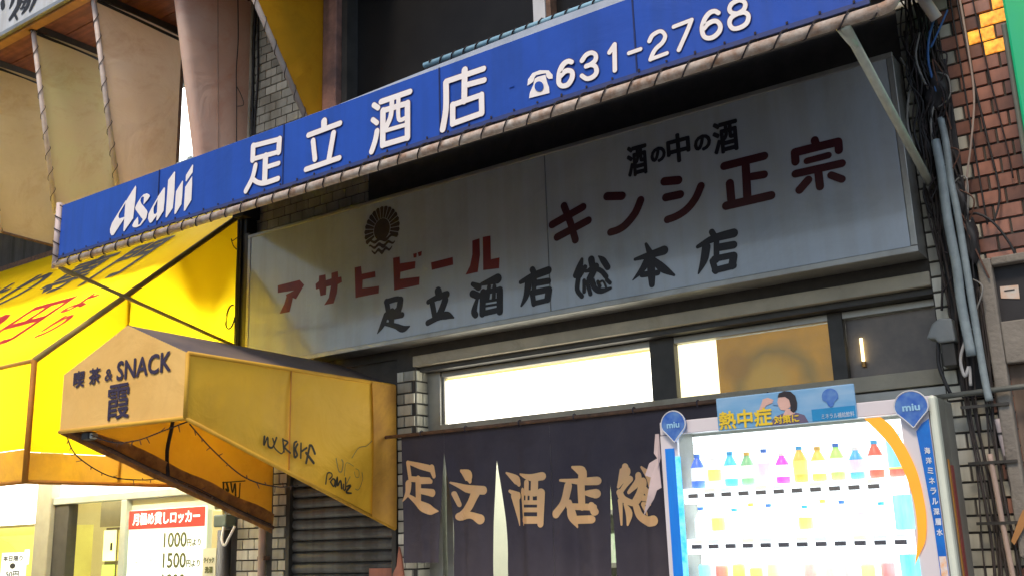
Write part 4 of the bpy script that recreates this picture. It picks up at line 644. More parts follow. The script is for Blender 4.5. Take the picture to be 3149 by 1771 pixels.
# ------------------------------------------------------------------ shop front under the yellow awning
ls = thing('locker_shop_front', 'brightly lit shop front with aluminium door below the yellow awning', 'shop front', (-7.4, 0, 0))
m_lit3 = M('lit_white_panel', (0.95, 0.95, 0.92), None, 2, 0.4, es=1.9, ec=(1.0, 0.99, 0.90))
bx('lit_transom', m_lit3, ls, -12.5, -7.80, 0.06, 0.08, 1.80, 2.35); bx('lit_transom', m_lit3, ls, -7.70, -5.74, 0.06, 0.08, 1.815, 2.35)
m_palealu = M('pale_green_aluminium', (0.52, 0.57, 0.50), (0.44, 0.48, 0.42), 7, 0.4, metal=0.3)
bx('door_head', m_palealu, ls, -7.69, -5.74, 0.0, 0.1, 1.755, 1.81, 0.005)
bx('post', M('olive_grey_post', (0.33, 0.32, 0.24), (0.26, 0.25, 0.19), 6, 0.5), ls, -7.90, -7.695, -0.02, 0.12, 0, 2.35, 0.008)
bx('door_stile', m_darkframe, ls, -7.69, -7.50, 0.02, 0.1, 0, 1.755)
bx('panel', M('pale_green_panel', (0.55, 0.58, 0.45), (0.46, 0.5, 0.4), 4, 0.6), ls, -6.72, -5.78, 0.045, 0.1, 0, 1.753)
bx('door_stile', m_palealu, ls, -6.79, -6.722, 0.0, 0.1, 0, 1.754, 0.004)
bx('door_lintel', M('olive_board', (0.34, 0.29, 0.13), (0.26, 0.22, 0.10), 5, 0.6, es=0.10), ls, -7.498, -6.792, 0.30, 0.33, 1.575, 1.80)
bx('door_pane', G, ls, -7.498, -6.792, 0.05, 0.055, 0.1, 1.753)
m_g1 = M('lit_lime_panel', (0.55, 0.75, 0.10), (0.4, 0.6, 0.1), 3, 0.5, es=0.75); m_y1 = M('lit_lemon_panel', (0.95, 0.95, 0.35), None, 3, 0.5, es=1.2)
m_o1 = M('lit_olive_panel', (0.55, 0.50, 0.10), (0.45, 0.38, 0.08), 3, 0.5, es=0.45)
lk = thing('locker_unit', 'olive and lime locker doors glowing inside the left shop door', 'locker', (-7.1, 0.4, 0))
bx('carcass', M('locker_frame', (0.17, 0.12, 0.07), None, 6, 0.6), lk, -7.56, -6.70, 0.40, 0.60, 0, 1.57)
for r in range(3):
    z1 = 1.55 - 0.27 * r; z0 = z1 - 0.24
    for (a, b_), mt in zip(((-7.555, -7.41), (-7.36, -6.99), (-6.94, -6.72)), ((m_y1, m_o1, m_g1), (m_y1 if r != 1 else m_g1, m_o1, m_o1), (m_g1, m_o1, m_y1))[r]):
        ld = bx('locker_door', mt, lk, a, b_, 0.375, 0.398, z0, z1, 0.004)
        bx('handle', m_darkframe, ld, b_ - 0.03, b_ - 0.015, 0.362, 0.374, z0 + 0.08, z0 + 0.14)
# the lit room behind it
lr = thing('locker_room', 'yellow lit room behind the locker shop front', 'room', (-9, 2, 0))
m_lroom = M('cream_room_wall', (0.72, 0.64, 0.30), (0.64, 0.56, 0.24), 2, 0.7)
bx('back_wall', m_lroom, lr, -12.5, -5.63, 2.4, 2.5, 0, 2.35); bx('side_wall', m_lroom, lr, -5.70, -5.63, 0.41, 2.4, 0, 2.35); bx('side_wall', m_lroom, lr, -12.5, -12.4, 0.1, 2.4, 0, 2.35)
bx('ceiling', m_lroom, lr, -12.39, -5.71, 0.55, 2.39, 2.36, 2.42); bx('ceiling_lamp', M('room_lamp', (1, 1, 1), None, 3, 0.5, es=3.0, ec=(1.0, 0.96, 0.70)), lr, -11, -6.2, 1.0, 1.3, 2.31, 2.35)
# left window with white notice board
bx('window_pane', G, ls, -12.5, -7.91, 0.03, 0.035, 0.6, 1.80)
lw = thing('white_light_box', 'glowing white board in the far left shop window', 'light box', (-8.6, 0.2, 1.62))
bx('box', m_lit3, lw, -9.6, -8.03, 0.20, 0.25, 1.63, 1.85, 0.01)
oc = thing('ochre_cabinet', 'ochre cabinet with a yellow disc in the far left shop window', 'cabinet', (-8.6, 0.3, 0))
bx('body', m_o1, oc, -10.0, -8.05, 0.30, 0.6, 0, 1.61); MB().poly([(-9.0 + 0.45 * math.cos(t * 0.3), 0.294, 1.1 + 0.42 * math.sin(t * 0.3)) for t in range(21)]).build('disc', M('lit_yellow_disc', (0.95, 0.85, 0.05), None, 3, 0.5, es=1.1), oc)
def notice(name, label, x0, x1, z0, z1, y, lines, es=0.5, base=(0.85, 0.88, 0.8), cat='notice', ink=None):
    t = thing(name, label, cat, ((x0 + x1) / 2, y, z0))
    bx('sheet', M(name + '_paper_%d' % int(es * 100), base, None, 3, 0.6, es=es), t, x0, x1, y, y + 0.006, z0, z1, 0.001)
    for (s, a, b_, c, d) in lines: text(s, 'lettering', ink or m_black, t, (a, y - 0.003, c), (1, 0, 0), (0, 0, 1), b_ - a, d - c, 0.002)
    return t
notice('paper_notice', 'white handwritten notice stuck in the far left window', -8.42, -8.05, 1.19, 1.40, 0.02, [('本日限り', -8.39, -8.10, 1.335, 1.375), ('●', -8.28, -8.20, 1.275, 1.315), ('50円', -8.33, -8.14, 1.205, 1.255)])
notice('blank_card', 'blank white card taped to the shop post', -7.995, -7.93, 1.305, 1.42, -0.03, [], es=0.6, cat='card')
# red headed locker price board
pb = thing('price_board', 'white locker price board with red header and black prices', 'sign', (-6.25, -0.01, 0.8))
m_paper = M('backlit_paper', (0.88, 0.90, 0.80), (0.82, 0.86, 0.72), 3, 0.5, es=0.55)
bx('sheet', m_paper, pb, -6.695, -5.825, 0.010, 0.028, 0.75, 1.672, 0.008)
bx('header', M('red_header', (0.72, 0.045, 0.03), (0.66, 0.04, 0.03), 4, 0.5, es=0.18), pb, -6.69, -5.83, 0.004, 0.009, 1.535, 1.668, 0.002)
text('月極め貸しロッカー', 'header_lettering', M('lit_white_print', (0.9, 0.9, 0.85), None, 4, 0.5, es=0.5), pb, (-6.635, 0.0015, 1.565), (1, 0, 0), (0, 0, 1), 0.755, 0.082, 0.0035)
m_ol = M('olive_print', (0.10, 0.11, 0.03), None, 4, 0.6); m_pale = M('pale_print', (0.50, 0.50, 0.42), None, 4, 0.6)
for z, s, s2 in ((1.402, '1000', '小ロッカー'), (1.262, '1500', '中ロッカー'), (1.118, '1800', '大ロッカー'), (0.98, '2000', '特大ロッカー')):
    text(s, 'price_lettering', m_ol, pb, (-6.27, 0.007, z), (1, 0, 0), (0, 0, 1), 0.25, 0.098, 0.003)
    text('円より', 'price_lettering', m_ol, pb, (-6.01, 0.007, z + 0.004), (1, 0, 0), (0, 0, 1), 0.145, 0.045, 0.0018)
    text(s2, 'size_lettering', m_pale, pb, (-6.60, 0.007, z + 0.02), (1, 0, 0), (0, 0, 1), 0.27, 0.05, 0.0)
bx('board', M('cream_strip', (0.58, 0.52, 0.26), (0.5, 0.44, 0.22), 5, 0.6), thing('cream_pilaster', 'narrow cream board between the price board and the tiles', 'board', (-5.66, 0, 0)), -5.735, -5.625, -0.01, 0.05, 0, 1.64, 0.01)
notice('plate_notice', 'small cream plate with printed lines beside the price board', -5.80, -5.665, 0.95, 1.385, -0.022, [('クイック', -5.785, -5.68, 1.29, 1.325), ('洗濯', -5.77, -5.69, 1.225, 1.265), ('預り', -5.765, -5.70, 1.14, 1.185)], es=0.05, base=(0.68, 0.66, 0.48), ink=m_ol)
# black box, drain pipes and tiles beside the shutter
db = thing('black_downpipe', 'black pipe with a white hook beside the tiles under the snack awning', 'pipe', (-5.56, -0.05, 0))
MB().tube([(-5.545, -0.055, 0), (-5.545, -0.055, 1.50)], 0.045, 12).build('tube', m_cable, db, True); bx('bracket', M('dark_green_grey', (0.12, 0.16, 0.14), None, 8, 0.6), db, -5.61, -5.48, -0.10, -0.012, 1.52, 1.60, 0.01)
MB().tube(smoothpath([(-5.50, -0.10, 1.52), (-5.49, -0.12, 1.44), (-5.46, -0.12, 1.40), (-5.43, -0.11, 1.45), (-5.40, -0.09, 1.52)], 4), 0.008, 8).build('hook', m_white, db, True)
pk = thing('pink_pipe', 'pinkish painted pipe between the tile strips left of the shutter', 'pipe', (-5.19, -0.04, 0))
MB().tube([(-5.19, -0.04, 0), (-5.19, -0.042, 1.2), (-5.188, -0.04, 2.35)], 0.024, 12).build('tube', M('pink_grey_pipe', (0.42, 0.30, 0.26), (0.32, 0.25, 0.2), 9, 0.6, streak=0.3), pk, True)
bx('clip', m_rust, pk, -5.222, -5.158, -0.05, -0.002, 1.30, 1.325)
# ------------------------------------------------------------------ left building: wall, soffit, fascia board, lit window
lb = thing('left_building', 'dark upper wall of the neighbouring building behind the canvas fins', 'building', (-9, 0.6, 0))
for q in ((-13, -5.63, 0.55, 0.9, 2.43, 4.3), (-13, -7.65, 0.55, 0.9, 4.3, 5.38), (-6.48, -5.63, 0.55, 0.9, 4.3, 5.38), (-13, -5.63, 0.55, 0.9, 5.38, 7), (-13, -12.51, 0.0, 0.54, 0, 2.35)): bx('wall', m_plaster, lb, *q)
bx('ceiling', m_plaster, lb, -12.5, -5.63, 0.09, 0.549, 2.352, 2.40)
bx('lit_window', M('lit_white_window', (1, 1, 1), None, 2, 0.5, es=1.6, ec=(0.97, 1.0, 1.0)), lb, -7.645, -6.485, 0.60, 0.62, 4.305, 5.375)
bx('window_bar', m_darkframe, lb, -7.64, -6.49, 0.585, 0.599, 4.33, 4.36)
so_ = thing('timber_soffit', 'reddish timber soffit above the canvas fins', 'soffit', (-9, -0.4, 5.38))
m_sof = M('red_timber', (0.26, 0.085, 0.05), (0.14, 0.05, 0.035), 5, 0.7, stretch=(0.4, 6, 1), streak=0.2)
y = -0.86; i = 0
while y < 0.5:
    bx('plank', m_sof, so_, -13, -4.1, y, y + 0.148, 5.40 + 0.003 * (i % 2), 5.43); y += 0.152; i += 1
for x in (-7.9, -7.1, -6.3): bx('joist', m_darkframe, so_, x - 0.03, x + 0.03, -0.84, 0.5, 5.345, 5.398)
fa = thing('white_fascia_board', 'white fascia sign with black brush characters at the top left', 'sign', (-8, -0.9, 5.36))
bx('board', M('white_board', (0.68, 0.72, 0.76), (0.58, 0.62, 0.66), 3, 0.5, streak=0.12), fa, -13, -4.9, -0.90, -0.875, 5.40, 6.3, 0.004)
bx('lower_trim', m_alu, fa, -13, -4.9, -0.905, -0.872, 5.362, 5.398, 0.003); bx('timber_edge', M('orange_timber', (0.42, 0.20, 0.06), (0.30, 0.14, 0.05), 6, 0.7), fa, -13, -4.9, -0.870, -0.80, 5.345, 5.395)
strokes(MB(), FASC, lambda a, b_, e: (a, -0.9045 - e, b_)).build('brush_lettering', m_black, fa)
# ------------------------------------------------------------------ row of canvas fins
def fin(x, label, c, c2, pole_top=(-0.80, 5.36), pole_bot=(-0.50, 3.95), zb=3.92, bulge=0.03, trans=0.35, mat=None):
    t = thing('canvas_fin', label, 'canvas screen', (x, -0.3, zb), 'canvas fins under the fascia')
    m = mat or M('fin_canvas_%d' % int(-x * 10), c, c2, 1.3, 0.65, spec=0.25, trans=trans, stain=0.75, stainc=(0.70, 0.47, 0.30), wrinkle=0.35)
    def fn(u, v):
        ys = pole_bot[0] + (pole_top[0] - pole_bot[0]) * v; zs = pole_bot[1] + (pole_top[1] - pole_bot[1]) * v
        zw = zb + (5.36 - zb) * v
        return (x + bulge * math.sin(3.14 * u) * (0.6 + 0.4 * math.sin(3.0 * v + x)), ys * (1 - u) + 0.0 * u, zs * (1 - u) + zw * u)
    MB().grid(14, 18, fn).build('cloth', m, t, True)
    a = Vector((x, pole_bot[0] - 0.012, pole_bot[1] - 0.02)); b_ = Vector((x, pole_top[0] - 0.012, pole_top[1]))
    pl = MB().tube([a, b_], 0.019, 12).build('pole', M('fin_pole', (0.66, 0.58, 0.54), (0.5, 0.42, 0.38), 12, 0.5), t, True)
    d = (b_ - a); L = d.length; d.normalize(); e1 = Vector((1, 0, 0)); e2 = d.cross(e1)
    n = int(L / 0.15); pth = []
    for q in range(n * 8 + 1):
        tt = 2 * math.pi * q / 8; pth.append(a + d * (L * q / (n * 8)) + e1 * 0.0235 * math.cos(tt) + e2 * 0.0225 * math.sin(tt))
    MB().tube(pth, 0.0026, 5).build('lacing_cord', m_rope, pl)
    MB().tube([(x, pole_bot[0], zb + 0.02), (x, 0.0, zb)], 0.012, 8).build('bottom_rail', m_rust, t, True)
    MB().tube([(x + 0.01, -0.02, zb), (x + 0.01, -0.02, 5.36)], 0.012, 8).build('wall_rail', m_rust, t, True)
    MB().tube([(x + 0.012, pole_top[0] + 0.02, 5.33), (x + 0.03, 0.0, 5.30)], 0.012, 8).build('top_rail', m_cable, t, True)
    return t
fin(-7.9, 'olive tan canvas fin cut by the left edge of the photo', (0.70, 0.56, 0.33), (0.56, 0.42, 0.23))
fin(-7.1, 'greenish tan canvas fin on the second laced pole from the left', (0.70, 0.66, 0.38), (0.72, 0.54, 0.36))
fin(-6.3, 'brown tan canvas fin just left of the white lit window', (0.78, 0.62, 0.48), (0.70, 0.50, 0.34))
fin(-4.7, 'orange yellow triangular canvas fin beside the upstairs window', (0.72, 0.36, 0.012), (0.52, 0.28, 0.02), (-1.0, 5.36), (-0.02, 3.96), 3.955, 0.02, 0.4)
pf = thing('pink_wrapped_fin', 'thick pinkish canvas wrapped fin with a dangling wire', 'canvas screen', (-5.5, -0.3, 4.0), 'canvas fins under the fascia')
m_pink = M('pink_canvas', (0.86, 0.66, 0.57), (0.80, 0.50, 0.38), 1.4, 0.6, spec=0.2, trans=0.2, stain=0.7, stainc=(0.80, 0.45, 0.33), wrinkle=0.3)
def pfn(u, v):
    z = 4.0 + 1.36 * v; ye = -0.455 - 0.27 * v
    s = u * 2 - 1; tt = abs(s); sx = 1 if s > 0 else -1                       # wraps round the street edge
    r = 0.045
    if tt < 0.12:
        a = (s / 0.12) * math.pi / 2; return (-5.5 + r * math.sin(a), ye + r - r * math.cos(a), z - (0.02 * (1 - v) if v == 0 else 0))
    k = (tt - 0.12) / 0.88
    return (-5.5 + sx * (r + 0.012 * math.sin(3.1 * k) - 0.02 * k), (ye + r) * (1 - k) - 0.005 * k, z)
MB().grid(40, 16, pfn).build('cloth', m_pink, pf, True)
MB().prism([(-5.545, -0.41, 4.003), (-5.455, -0.41, 4.003), (-5.47, -0.01, 4.003), (-5.53, -0.01, 4.003)], (0, 0, 0.004)).build('bottom_cloth', m_pink, pf)
MB().tube(smoothpath([(-5.449, -0.18, 5.36), (-5.445, -0.165, 5.0), (-5.447, -0.17, 4.75), (-5.443, -0.16, 4.5), (-5.445, -0.15, 4.25), (-5.445, -0.14, 4.0)], 6), 0.004, 5).build('wire', m_rope, pf)
MB().tube(smoothpath([(-5.443, -0.165, 4.62), (-5.441, -0.12, 4.56), (-5.441, -0.10, 4.50), (-5.443, -0.15, 4.47)], 5), 0.003, 5).build('loose_wire', m_rope, pf)
MB().tube([(-5.452, -0.36, 5.36), (-5.45, -0.30, 4.02)], 0.003, 5).build('seam', M('seam_thread', (0.30, 0.2, 0.16), None, 5, 0.7), pf)
bk = thing('grey_bracket', 'small grey bracket at the foot of the pink canvas fin', 'bracket', (-5.52, -0.50, 3.9))
bx('plate', m_cond, bk, -5.62, -5.44, -0.52, -0.40, 3.93, 3.975, 0.008); bx('clamp', M('pale_clamp', (0.5, 0.55, 0.5), None, 6, 0.4), bk, -5.53, -5.49, -0.50, -0.44, 3.976, 4.0, 0.004)
# cables down the edge of the upper tile wall
for i, (x, r, lab) in enumerate(((-5.475, 0.013, 'grey cable nearest the pink fin on the tile wall'), (-5.435, 0.010, 'thin black cable second from the pink fin on the tile wall'), (-5.395, 0.008, 'wavy black cable farthest from the pink fin on the tile wall'))):
    t = thing('wall_cable', lab, 'cable', (x, -0.02, 3.5), 'cables on the upper tile wall')
    MB().tube(smoothpath([(x + random.uniform(-0.012, 0.012), -0.022, 3.5 + 0.31 * k) for k in range(8)], 4), r, 7).build('sheath', (m_conc, m_cable, m_cable)[i], t, True)
# dark post and coil between yellow awning and name board
ps = thing('dark_wall_post', 'dark post of bundled cables left of the name board', 'post', (-5.40, -0.06, 2.3))
bx('channel', m_black, ps, -5.43, -5.36, -0.10, -0.011, 2.45, 3.62, 0.004); bx('channel', m_darkframe, ps, -5.355, -5.31, -0.12, -0.011, 2.45, 3.50, 0.004)
for k in range(4): MB().tube(smoothpath([(-5.445 + 0.012 * k + random.uniform(-0.006, 0.006), -0.108, 3.75 - 0.26 * j) for j in range(6)], 4), 0.006, 6).build('cable', m_cable, ps)
bx('top_box', m_black, ps, -5.45, -5.33, -0.16, -0.011, 3.62, 3.72, 0.006)
cl = thing('cable_coil', 'coil of black cable hooked on the dark post against the yellow awning', 'cable', (-5.44, -0.1, 2.9))
MB().tube([(-5.485 + 0.07 * math.cos(t * 0.35 + 1.2), -0.115 + 0.02 * math.sin(t * 0.35), 2.93 + 0.085 * math.sin(t * 0.35 + 1.2)) for t in range(15)], 0.0055, 6).build('loop', m_cable, cl, True)
MB().tube(smoothpath([(-5.43, -0.11, 3.50), (-5.47, -0.13, 3.47), (-5.50, -0.12, 3.49), (-5.47, -0.12, 3.43), (-5.44, -0.11, 3.40)], 5), 0.0035, 5).build('loose_end', m_rope, cl)

# ------------------------------------------------------------------ noren curtain
nr = thing('noren_curtain', 'navy split door curtain with tan brush characters', 'curtain', (-2.7, -0.12, 1.25))
m_nav = M('navy_cotton', (0.062, 0.056, 0.076), (0.090, 0.080, 0.096), 3, 0.85, spec=0.15, bump=0.15, bscale=400, stain=0.35, wrinkle=0.3)
m_tan = M('tan_dye', (0.92, 0.58, 0.28), (0.84, 0.53, 0.29), 6, 0.8, spec=0.15, stain=0.12)
NX = [-3.935, -3.615, -3.250, -2.905, -2.557, -2.21, -1.86, -1.515]
SLIT = {1: (1.862, 0.050, 0.030), 2: (1.80, 0.044, 0.030), 4: (1.62, 0.012, 0.024)}
def cloth_y(x, z):
    k = max(0.0, min(1.0, (1.98 - z) / 0.5))
    return -0.112 + k * (0.022 * math.sin(x * 18.0 + 1.0 + 0.6 * z) + 0.011 * math.sin(x * 33.0 - z) + 0.004 * math.sin(x * 61.0 + 2 * z))
def edge(i, z, side):
    x = NX[i]
    if i in SLIT:
        zt, a, b_ = SLIT[i]
        if z < zt:
            t = min(1.0, (zt - z) / 0.55)
            x += (a * math.sin(t * 1.9) if side > 0 else -b_ * t ** 0.8)
    elif 0 < i < 7 and z < 1.85: x += 0.0008 * side
    return x
for i in range(7):
    def fn(u, v, i=i):
        z = 1.985 - (0.715 if i == 0 else 0.84) * v; x0 = edge(i, z, 1); x1 = edge(i + 1, z, -1)
        x = x0 + (x1 - x0) * u; return (x, cloth_y(x, z) + 0.0006 * (i % 2), z)
    MB().grid(26, 36, fn).build('curtain_panel', m_nav, nr, True)
for ck in chunks(NOREN, (9, 5, 14, 9, 14)): strokes(MB(), ck, lambda a, b_, e: (a, cloth_y(a, b_) - 0.0035 - e, b_)).build('dyed_character', m_tan, nr)
for ch, x in (('本', -2.04), ('店', -1.70)): text(ch, 'dyed_character', m_tan, nr, (x - 0.13, -0.142, 1.50), (1, 0, 0), (0, 0, 1), 0.27, 0.27, 0.012)
rd = thing('curtain_rod', 'thin dark rod carrying the navy door curtain', 'rod', (-2.7, -0.13, 1.98))
MB().tube([(-4.19, -0.135, 1.985), (-2.6, -0.132, 1.984), (-1.40, -0.13, 1.99)], 0.0105, 10).build('bar', m_rust, rd, True)
mb = MB()
for x in NX[:-1]: mb.tube([(x + 0.17, -0.13 + 0.016 * math.cos(t * 0.8), 1.985 + 0.016 * math.sin(t * 0.8)) for t in range(9)], 0.004, 5)
mb.build('loops', m_nav, rd)['kind'] = 'stuff'

# ------------------------------------------------------------------ drinks vending machine
vm = thing('vending_machine', 'white drinks vending machine with glowing display of bottles', 'vending machine', (-1.4, -0.4, 0))
VX0, VX1, VF = -1.965, -0.848, -0.70
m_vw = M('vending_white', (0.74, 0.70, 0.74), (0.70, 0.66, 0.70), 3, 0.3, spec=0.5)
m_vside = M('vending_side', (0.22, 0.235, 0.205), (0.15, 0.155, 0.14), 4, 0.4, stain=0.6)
m_glow = M('display_glow', (1, 1, 1), None, 2, 0.4, es=1.2, ec=(0.86, 0.96, 1.0))
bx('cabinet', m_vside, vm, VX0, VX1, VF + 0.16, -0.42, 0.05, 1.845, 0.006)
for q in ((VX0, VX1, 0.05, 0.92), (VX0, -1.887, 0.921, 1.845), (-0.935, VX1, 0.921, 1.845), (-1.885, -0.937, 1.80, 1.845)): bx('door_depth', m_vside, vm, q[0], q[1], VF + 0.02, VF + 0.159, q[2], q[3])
bx('plinth', m_black, vm, VX0 + 0.02, VX1 - 0.02, VF + 0.05, -0.44, 0.0, 0.049)
# front door skin
bx('door_top', m_vw, vm, VX0, VX1, VF, VF + 0.019, 1.792, 1.848, 0.004)
bx('door_bottom', m_vw, vm, VX0, VX1, VF, VF + 0.019, 0.08, 0.918, 0.004)
bx('door_stile', m_vw, vm, VX0, -1.888, VF, VF + 0.019, 0.920, 1.790); bx('door_stile', m_vw, vm, -0.975, -0.8745, VF, VF + 0.019, 0.920, 1.790)
bx('corner_post', M('pale_green_white', (0.72, 0.78, 0.68), (0.64, 0.7, 0.6), 6, 0.4), vm, -0.873, VX1 + 0.004, VF - 0.004, VF + 0.05, 0.06, 1.850, 0.012)
# display box
bx('back_panel', m_glow, vm, -1.884, -0.978, VF + 0.145, VF + 0.155, 0.93, 1.788)
m_btn = M('button_grey', (0.085, 0.095, 0.12), (0.12, 0.12, 0.14), 20, 0.5)
rows = (1.535, 1.332, 1.125, 0.945); NB = (11, 12, 12, 12)
cols = [(0.02, 0.12, 0.75), (0.9, 0.93, 0.95), (0.05, 0.5, 0.85), (0.16, 0.42, 0.2), (0.93, 0.93, 0.9), (0.75, 0.03, 0.55), (0.9, 0.45, 0.06), (0.9, 0.5, 0.08), (0.35, 0.75, 0.12), (0.05, 0.35, 0.65), (0.85, 0.1, 0.06), (0.8, 0.12, 0.08)]
pale = [(0.5, 0.7, 0.95), (0.95, 0.95, 0.9), (0.95, 0.93, 0.7), (0.93, 0.9, 0.75), (0.95, 0.92, 0.9), (0.85, 0.6, 0.85), (0.93, 0.8, 0.65), (0.95, 0.95, 0.95), (0.9, 0.93, 0.95), (0.7, 0.9, 0.95), (0.9, 0.8, 0.9), (0.88, 0.8, 0.92)]
third = [(0.2, 0.6, 0.8), (0.85, 0.15, 0.1), (0.9, 0.75, 0.1), (0.85, 0.7, 0.1), (0.9, 0.8, 0.3), (0.8, 0.8, 0.78), (0.55, 0.35, 0.3), (0.6, 0.5, 0.4), (0.5, 0.5, 0.5), (0.85, 0.7, 0.2), (0.85, 0.2, 0.2), (0.9, 0.88, 0.8)]
for r, (zs, nb) in enumerate(zip(rows, NB)):
    bx('shelf', m_glow, vm, -1.883, -0.98, VF + 0.018, VF + 0.143, zs - 0.030, zs + 0.030)
    for k in range(nb):
        x = -1.838 + 0.0735 * k
        bx('price_tag', M('tag_%d' % ((k + r) % 3), ((0.7, 0.72, 0.74), (0.85, 0.8, 0.6), (0.6, 0.7, 0.8))[(k + r) % 3], None, 9, 0.5, es=0.45), vm, x - 0.024, x + 0.024, VF + 0.012, VF + 0.0175, zs + 0.012, zs + 0.027)
        bx('button', m_btn, vm, x - 0.021, x + 0.021, VF + 0.004, VF + 0.017, zs - 0.0085, zs + 0.0085, 0.002)
    if r == 3: continue
    zb_ = zs + 0.031
    for k in range(12):
        x = -1.838 + 0.0735 * k; pal = [c * (0.95, 0.7, 0.9)[r] + (0.02, 0.2, 0.05)[r] for c in (cols, pale, third)[r][k]]
        h = (0.142, 0.135, 0.105)[r] * (1.0, 0.95, 1.0, 0.86)[(k * 3 + r) % 4]; rad = 0.0285 if r < 2 else 0.027
        mt = M('drink_%d_%d' % (r, k), pal, [min(1, c * 1.3 + 0.05) for c in pal], 25, 0.3, es=(0.28, 0.50, 0.30)[r], stretch=(1, 1, 0.4))  # whitened colours and own glow stand in for display light washing bottles out
        if r < 2: prof = [(rad * 0.9, zb_), (rad, zb_ + 0.008), (rad, zb_ + h * 0.30), (rad * 0.93, zb_ + h * 0.33), (rad, zb_ + h * 0.37), (rad, zb_ + h * 0.62), (rad * 0.55, zb_ + h * 0.82), (rad * 0.40, zb_ + h * 0.86), (rad * 0.40, zb_ + h * 0.90)]
        else: prof = [(rad * 0.85, zb_), (rad, zb_ + 0.006), (rad, zb_ + h * 0.92), (rad * 0.85, zb_ + h)]
        bt = MB().lathe(x, VF + 0.075, prof, 12).build('sample_bottle', mt, vm, True)
        if r < 2:
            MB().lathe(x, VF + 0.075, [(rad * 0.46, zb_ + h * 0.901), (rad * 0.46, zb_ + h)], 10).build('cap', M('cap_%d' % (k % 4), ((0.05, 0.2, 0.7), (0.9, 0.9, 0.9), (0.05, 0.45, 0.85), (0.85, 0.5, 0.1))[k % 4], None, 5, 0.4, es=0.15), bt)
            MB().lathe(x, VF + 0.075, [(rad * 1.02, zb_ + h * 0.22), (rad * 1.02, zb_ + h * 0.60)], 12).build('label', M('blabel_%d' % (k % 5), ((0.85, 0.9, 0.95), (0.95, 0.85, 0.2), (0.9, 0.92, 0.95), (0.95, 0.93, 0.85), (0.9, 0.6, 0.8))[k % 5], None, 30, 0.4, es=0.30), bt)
bx('display_pane', glass_mat('display_glass', 0.05), vm, -1.886, -0.976, VF + 0.0005, VF + 0.003, 0.921, 1.790)
# blue water graphics and the orange crescent on the door
def cx_(z): t = (1.80 - z) / 0.80; return -1.075 + 0.165 * math.sin(min(1, t * 1.15) * 2.1) - 0.02
m_oran = M('orange_film', (0.90, 0.33, 0.03), (0.88, 0.40, 0.03), 3, 0.35, es=0.25)
zz = [1.800 - 0.032 * i for i in range(20)]
outer = [(-1.045, 1.786), (-1.010, 1.752), (-0.982, 1.70), (-0.956, 1.637), (-0.937, 1.57), (-0.928, 1.496), (-0.926, 1.42), (-0.938, 1.34), (-0.964, 1.291), (-0.986, 1.252)]
inner = [(-1.105, 1.786), (-1.062, 1.735), (-1.021, 1.677), (-0.996, 1.615), (-0.977, 1.556), (-0.965, 1.49), (-0.961, 1.43), (-0.964, 1.359), (-0.974, 1.30), (-0.987, 1.250)]
oc_ = crom([(a, b_, 0) for a, b_ in outer], 4); ic_ = crom([(a, b_, 0) for a, b_ in inner], 4)
mb = MB()
for i in range(len(oc_) - 1): mb.poly([(oc_[i][0], VF - 0.0055, oc_[i][1]), (oc_[i + 1][0], VF - 0.0055, oc_[i + 1][1]), (ic_[i + 1][0], VF - 0.0055, ic_[i + 1][1]), (ic_[i][0], VF - 0.0055, ic_[i][1])])
mb.build('orange_crescent', m_oran, vm)
m_cy = M('cyan_bottle_print', (0.10, 0.62, 0.88), (0.35, 0.8, 0.95), 14, 0.3, es=0.5, stretch=(1.5, 1, 0.3))
for (z0, z1) in ((1.60, 1.72), (1.375, 1.50), (1.15, 1.29)): bx('water_print', m_cy, vm, -1.038, -0.985 if z0 > 1.5 else -0.970, VF - 0.003, VF - 0.0012, z0, z1)
m_bl = M('blue_film', (0.01, 0.16, 0.66), (0.01, 0.22, 0.72), 10, 0.3, es=0.10, stretch=(2, 1, 0.3)); m_bl2 = M('cyan_film', (0.02, 0.42, 0.85), (0.3, 0.75, 0.95), 18, 0.3, es=0.45)
bx('blue_strip', m_bl, vm, -1.945, -1.902, VF - 0.004, VF - 0.0005, 0.60, 1.735); bx('blue_strip', m_bl2, vm, -1.901, -1.878, VF - 0.004, VF - 0.0005, 0.95, 1.70)
MB().prism([(-0.924, VF - 0.004, 1.723), (-0.900, VF - 0.004, 1.750), (-0.8755, VF - 0.004, 1.765), (-0.8755, VF - 0.004, 1.02), (-0.902, VF - 0.004, 1.02), (-0.905, VF - 0.004, 1.40), (-0.916, VF - 0.004, 1.60)], (0, 0.0032, 0)).build('blue_strip', M('blue_film_right', (0.01, 0.20, 0.66), (0.01, 0.10, 0.45), 6, 0.3, es=0.06), vm)
for i, ch in enumerate('海洋ミネラル深層水'):
    text(ch, 'strip_lettering', M('strip_white', (0.75, 0.8, 0.9), None, 5, 0.5), vm, (-0.9035 + 0.0008 * i, VF - 0.0052, 1.640 - 0.036 * i), (1, 0, 0), (0, 0, 1), 0.019, 0.022, 0.0008)
bx('splash_print', M('splash_print', (0.75, 0.78, 0.85), (0.85, 0.4, 0.1), 40, 0.4), vm, -0.901, -0.877, VF - 0.0048, VF - 0.0041, 1.16, 1.28)
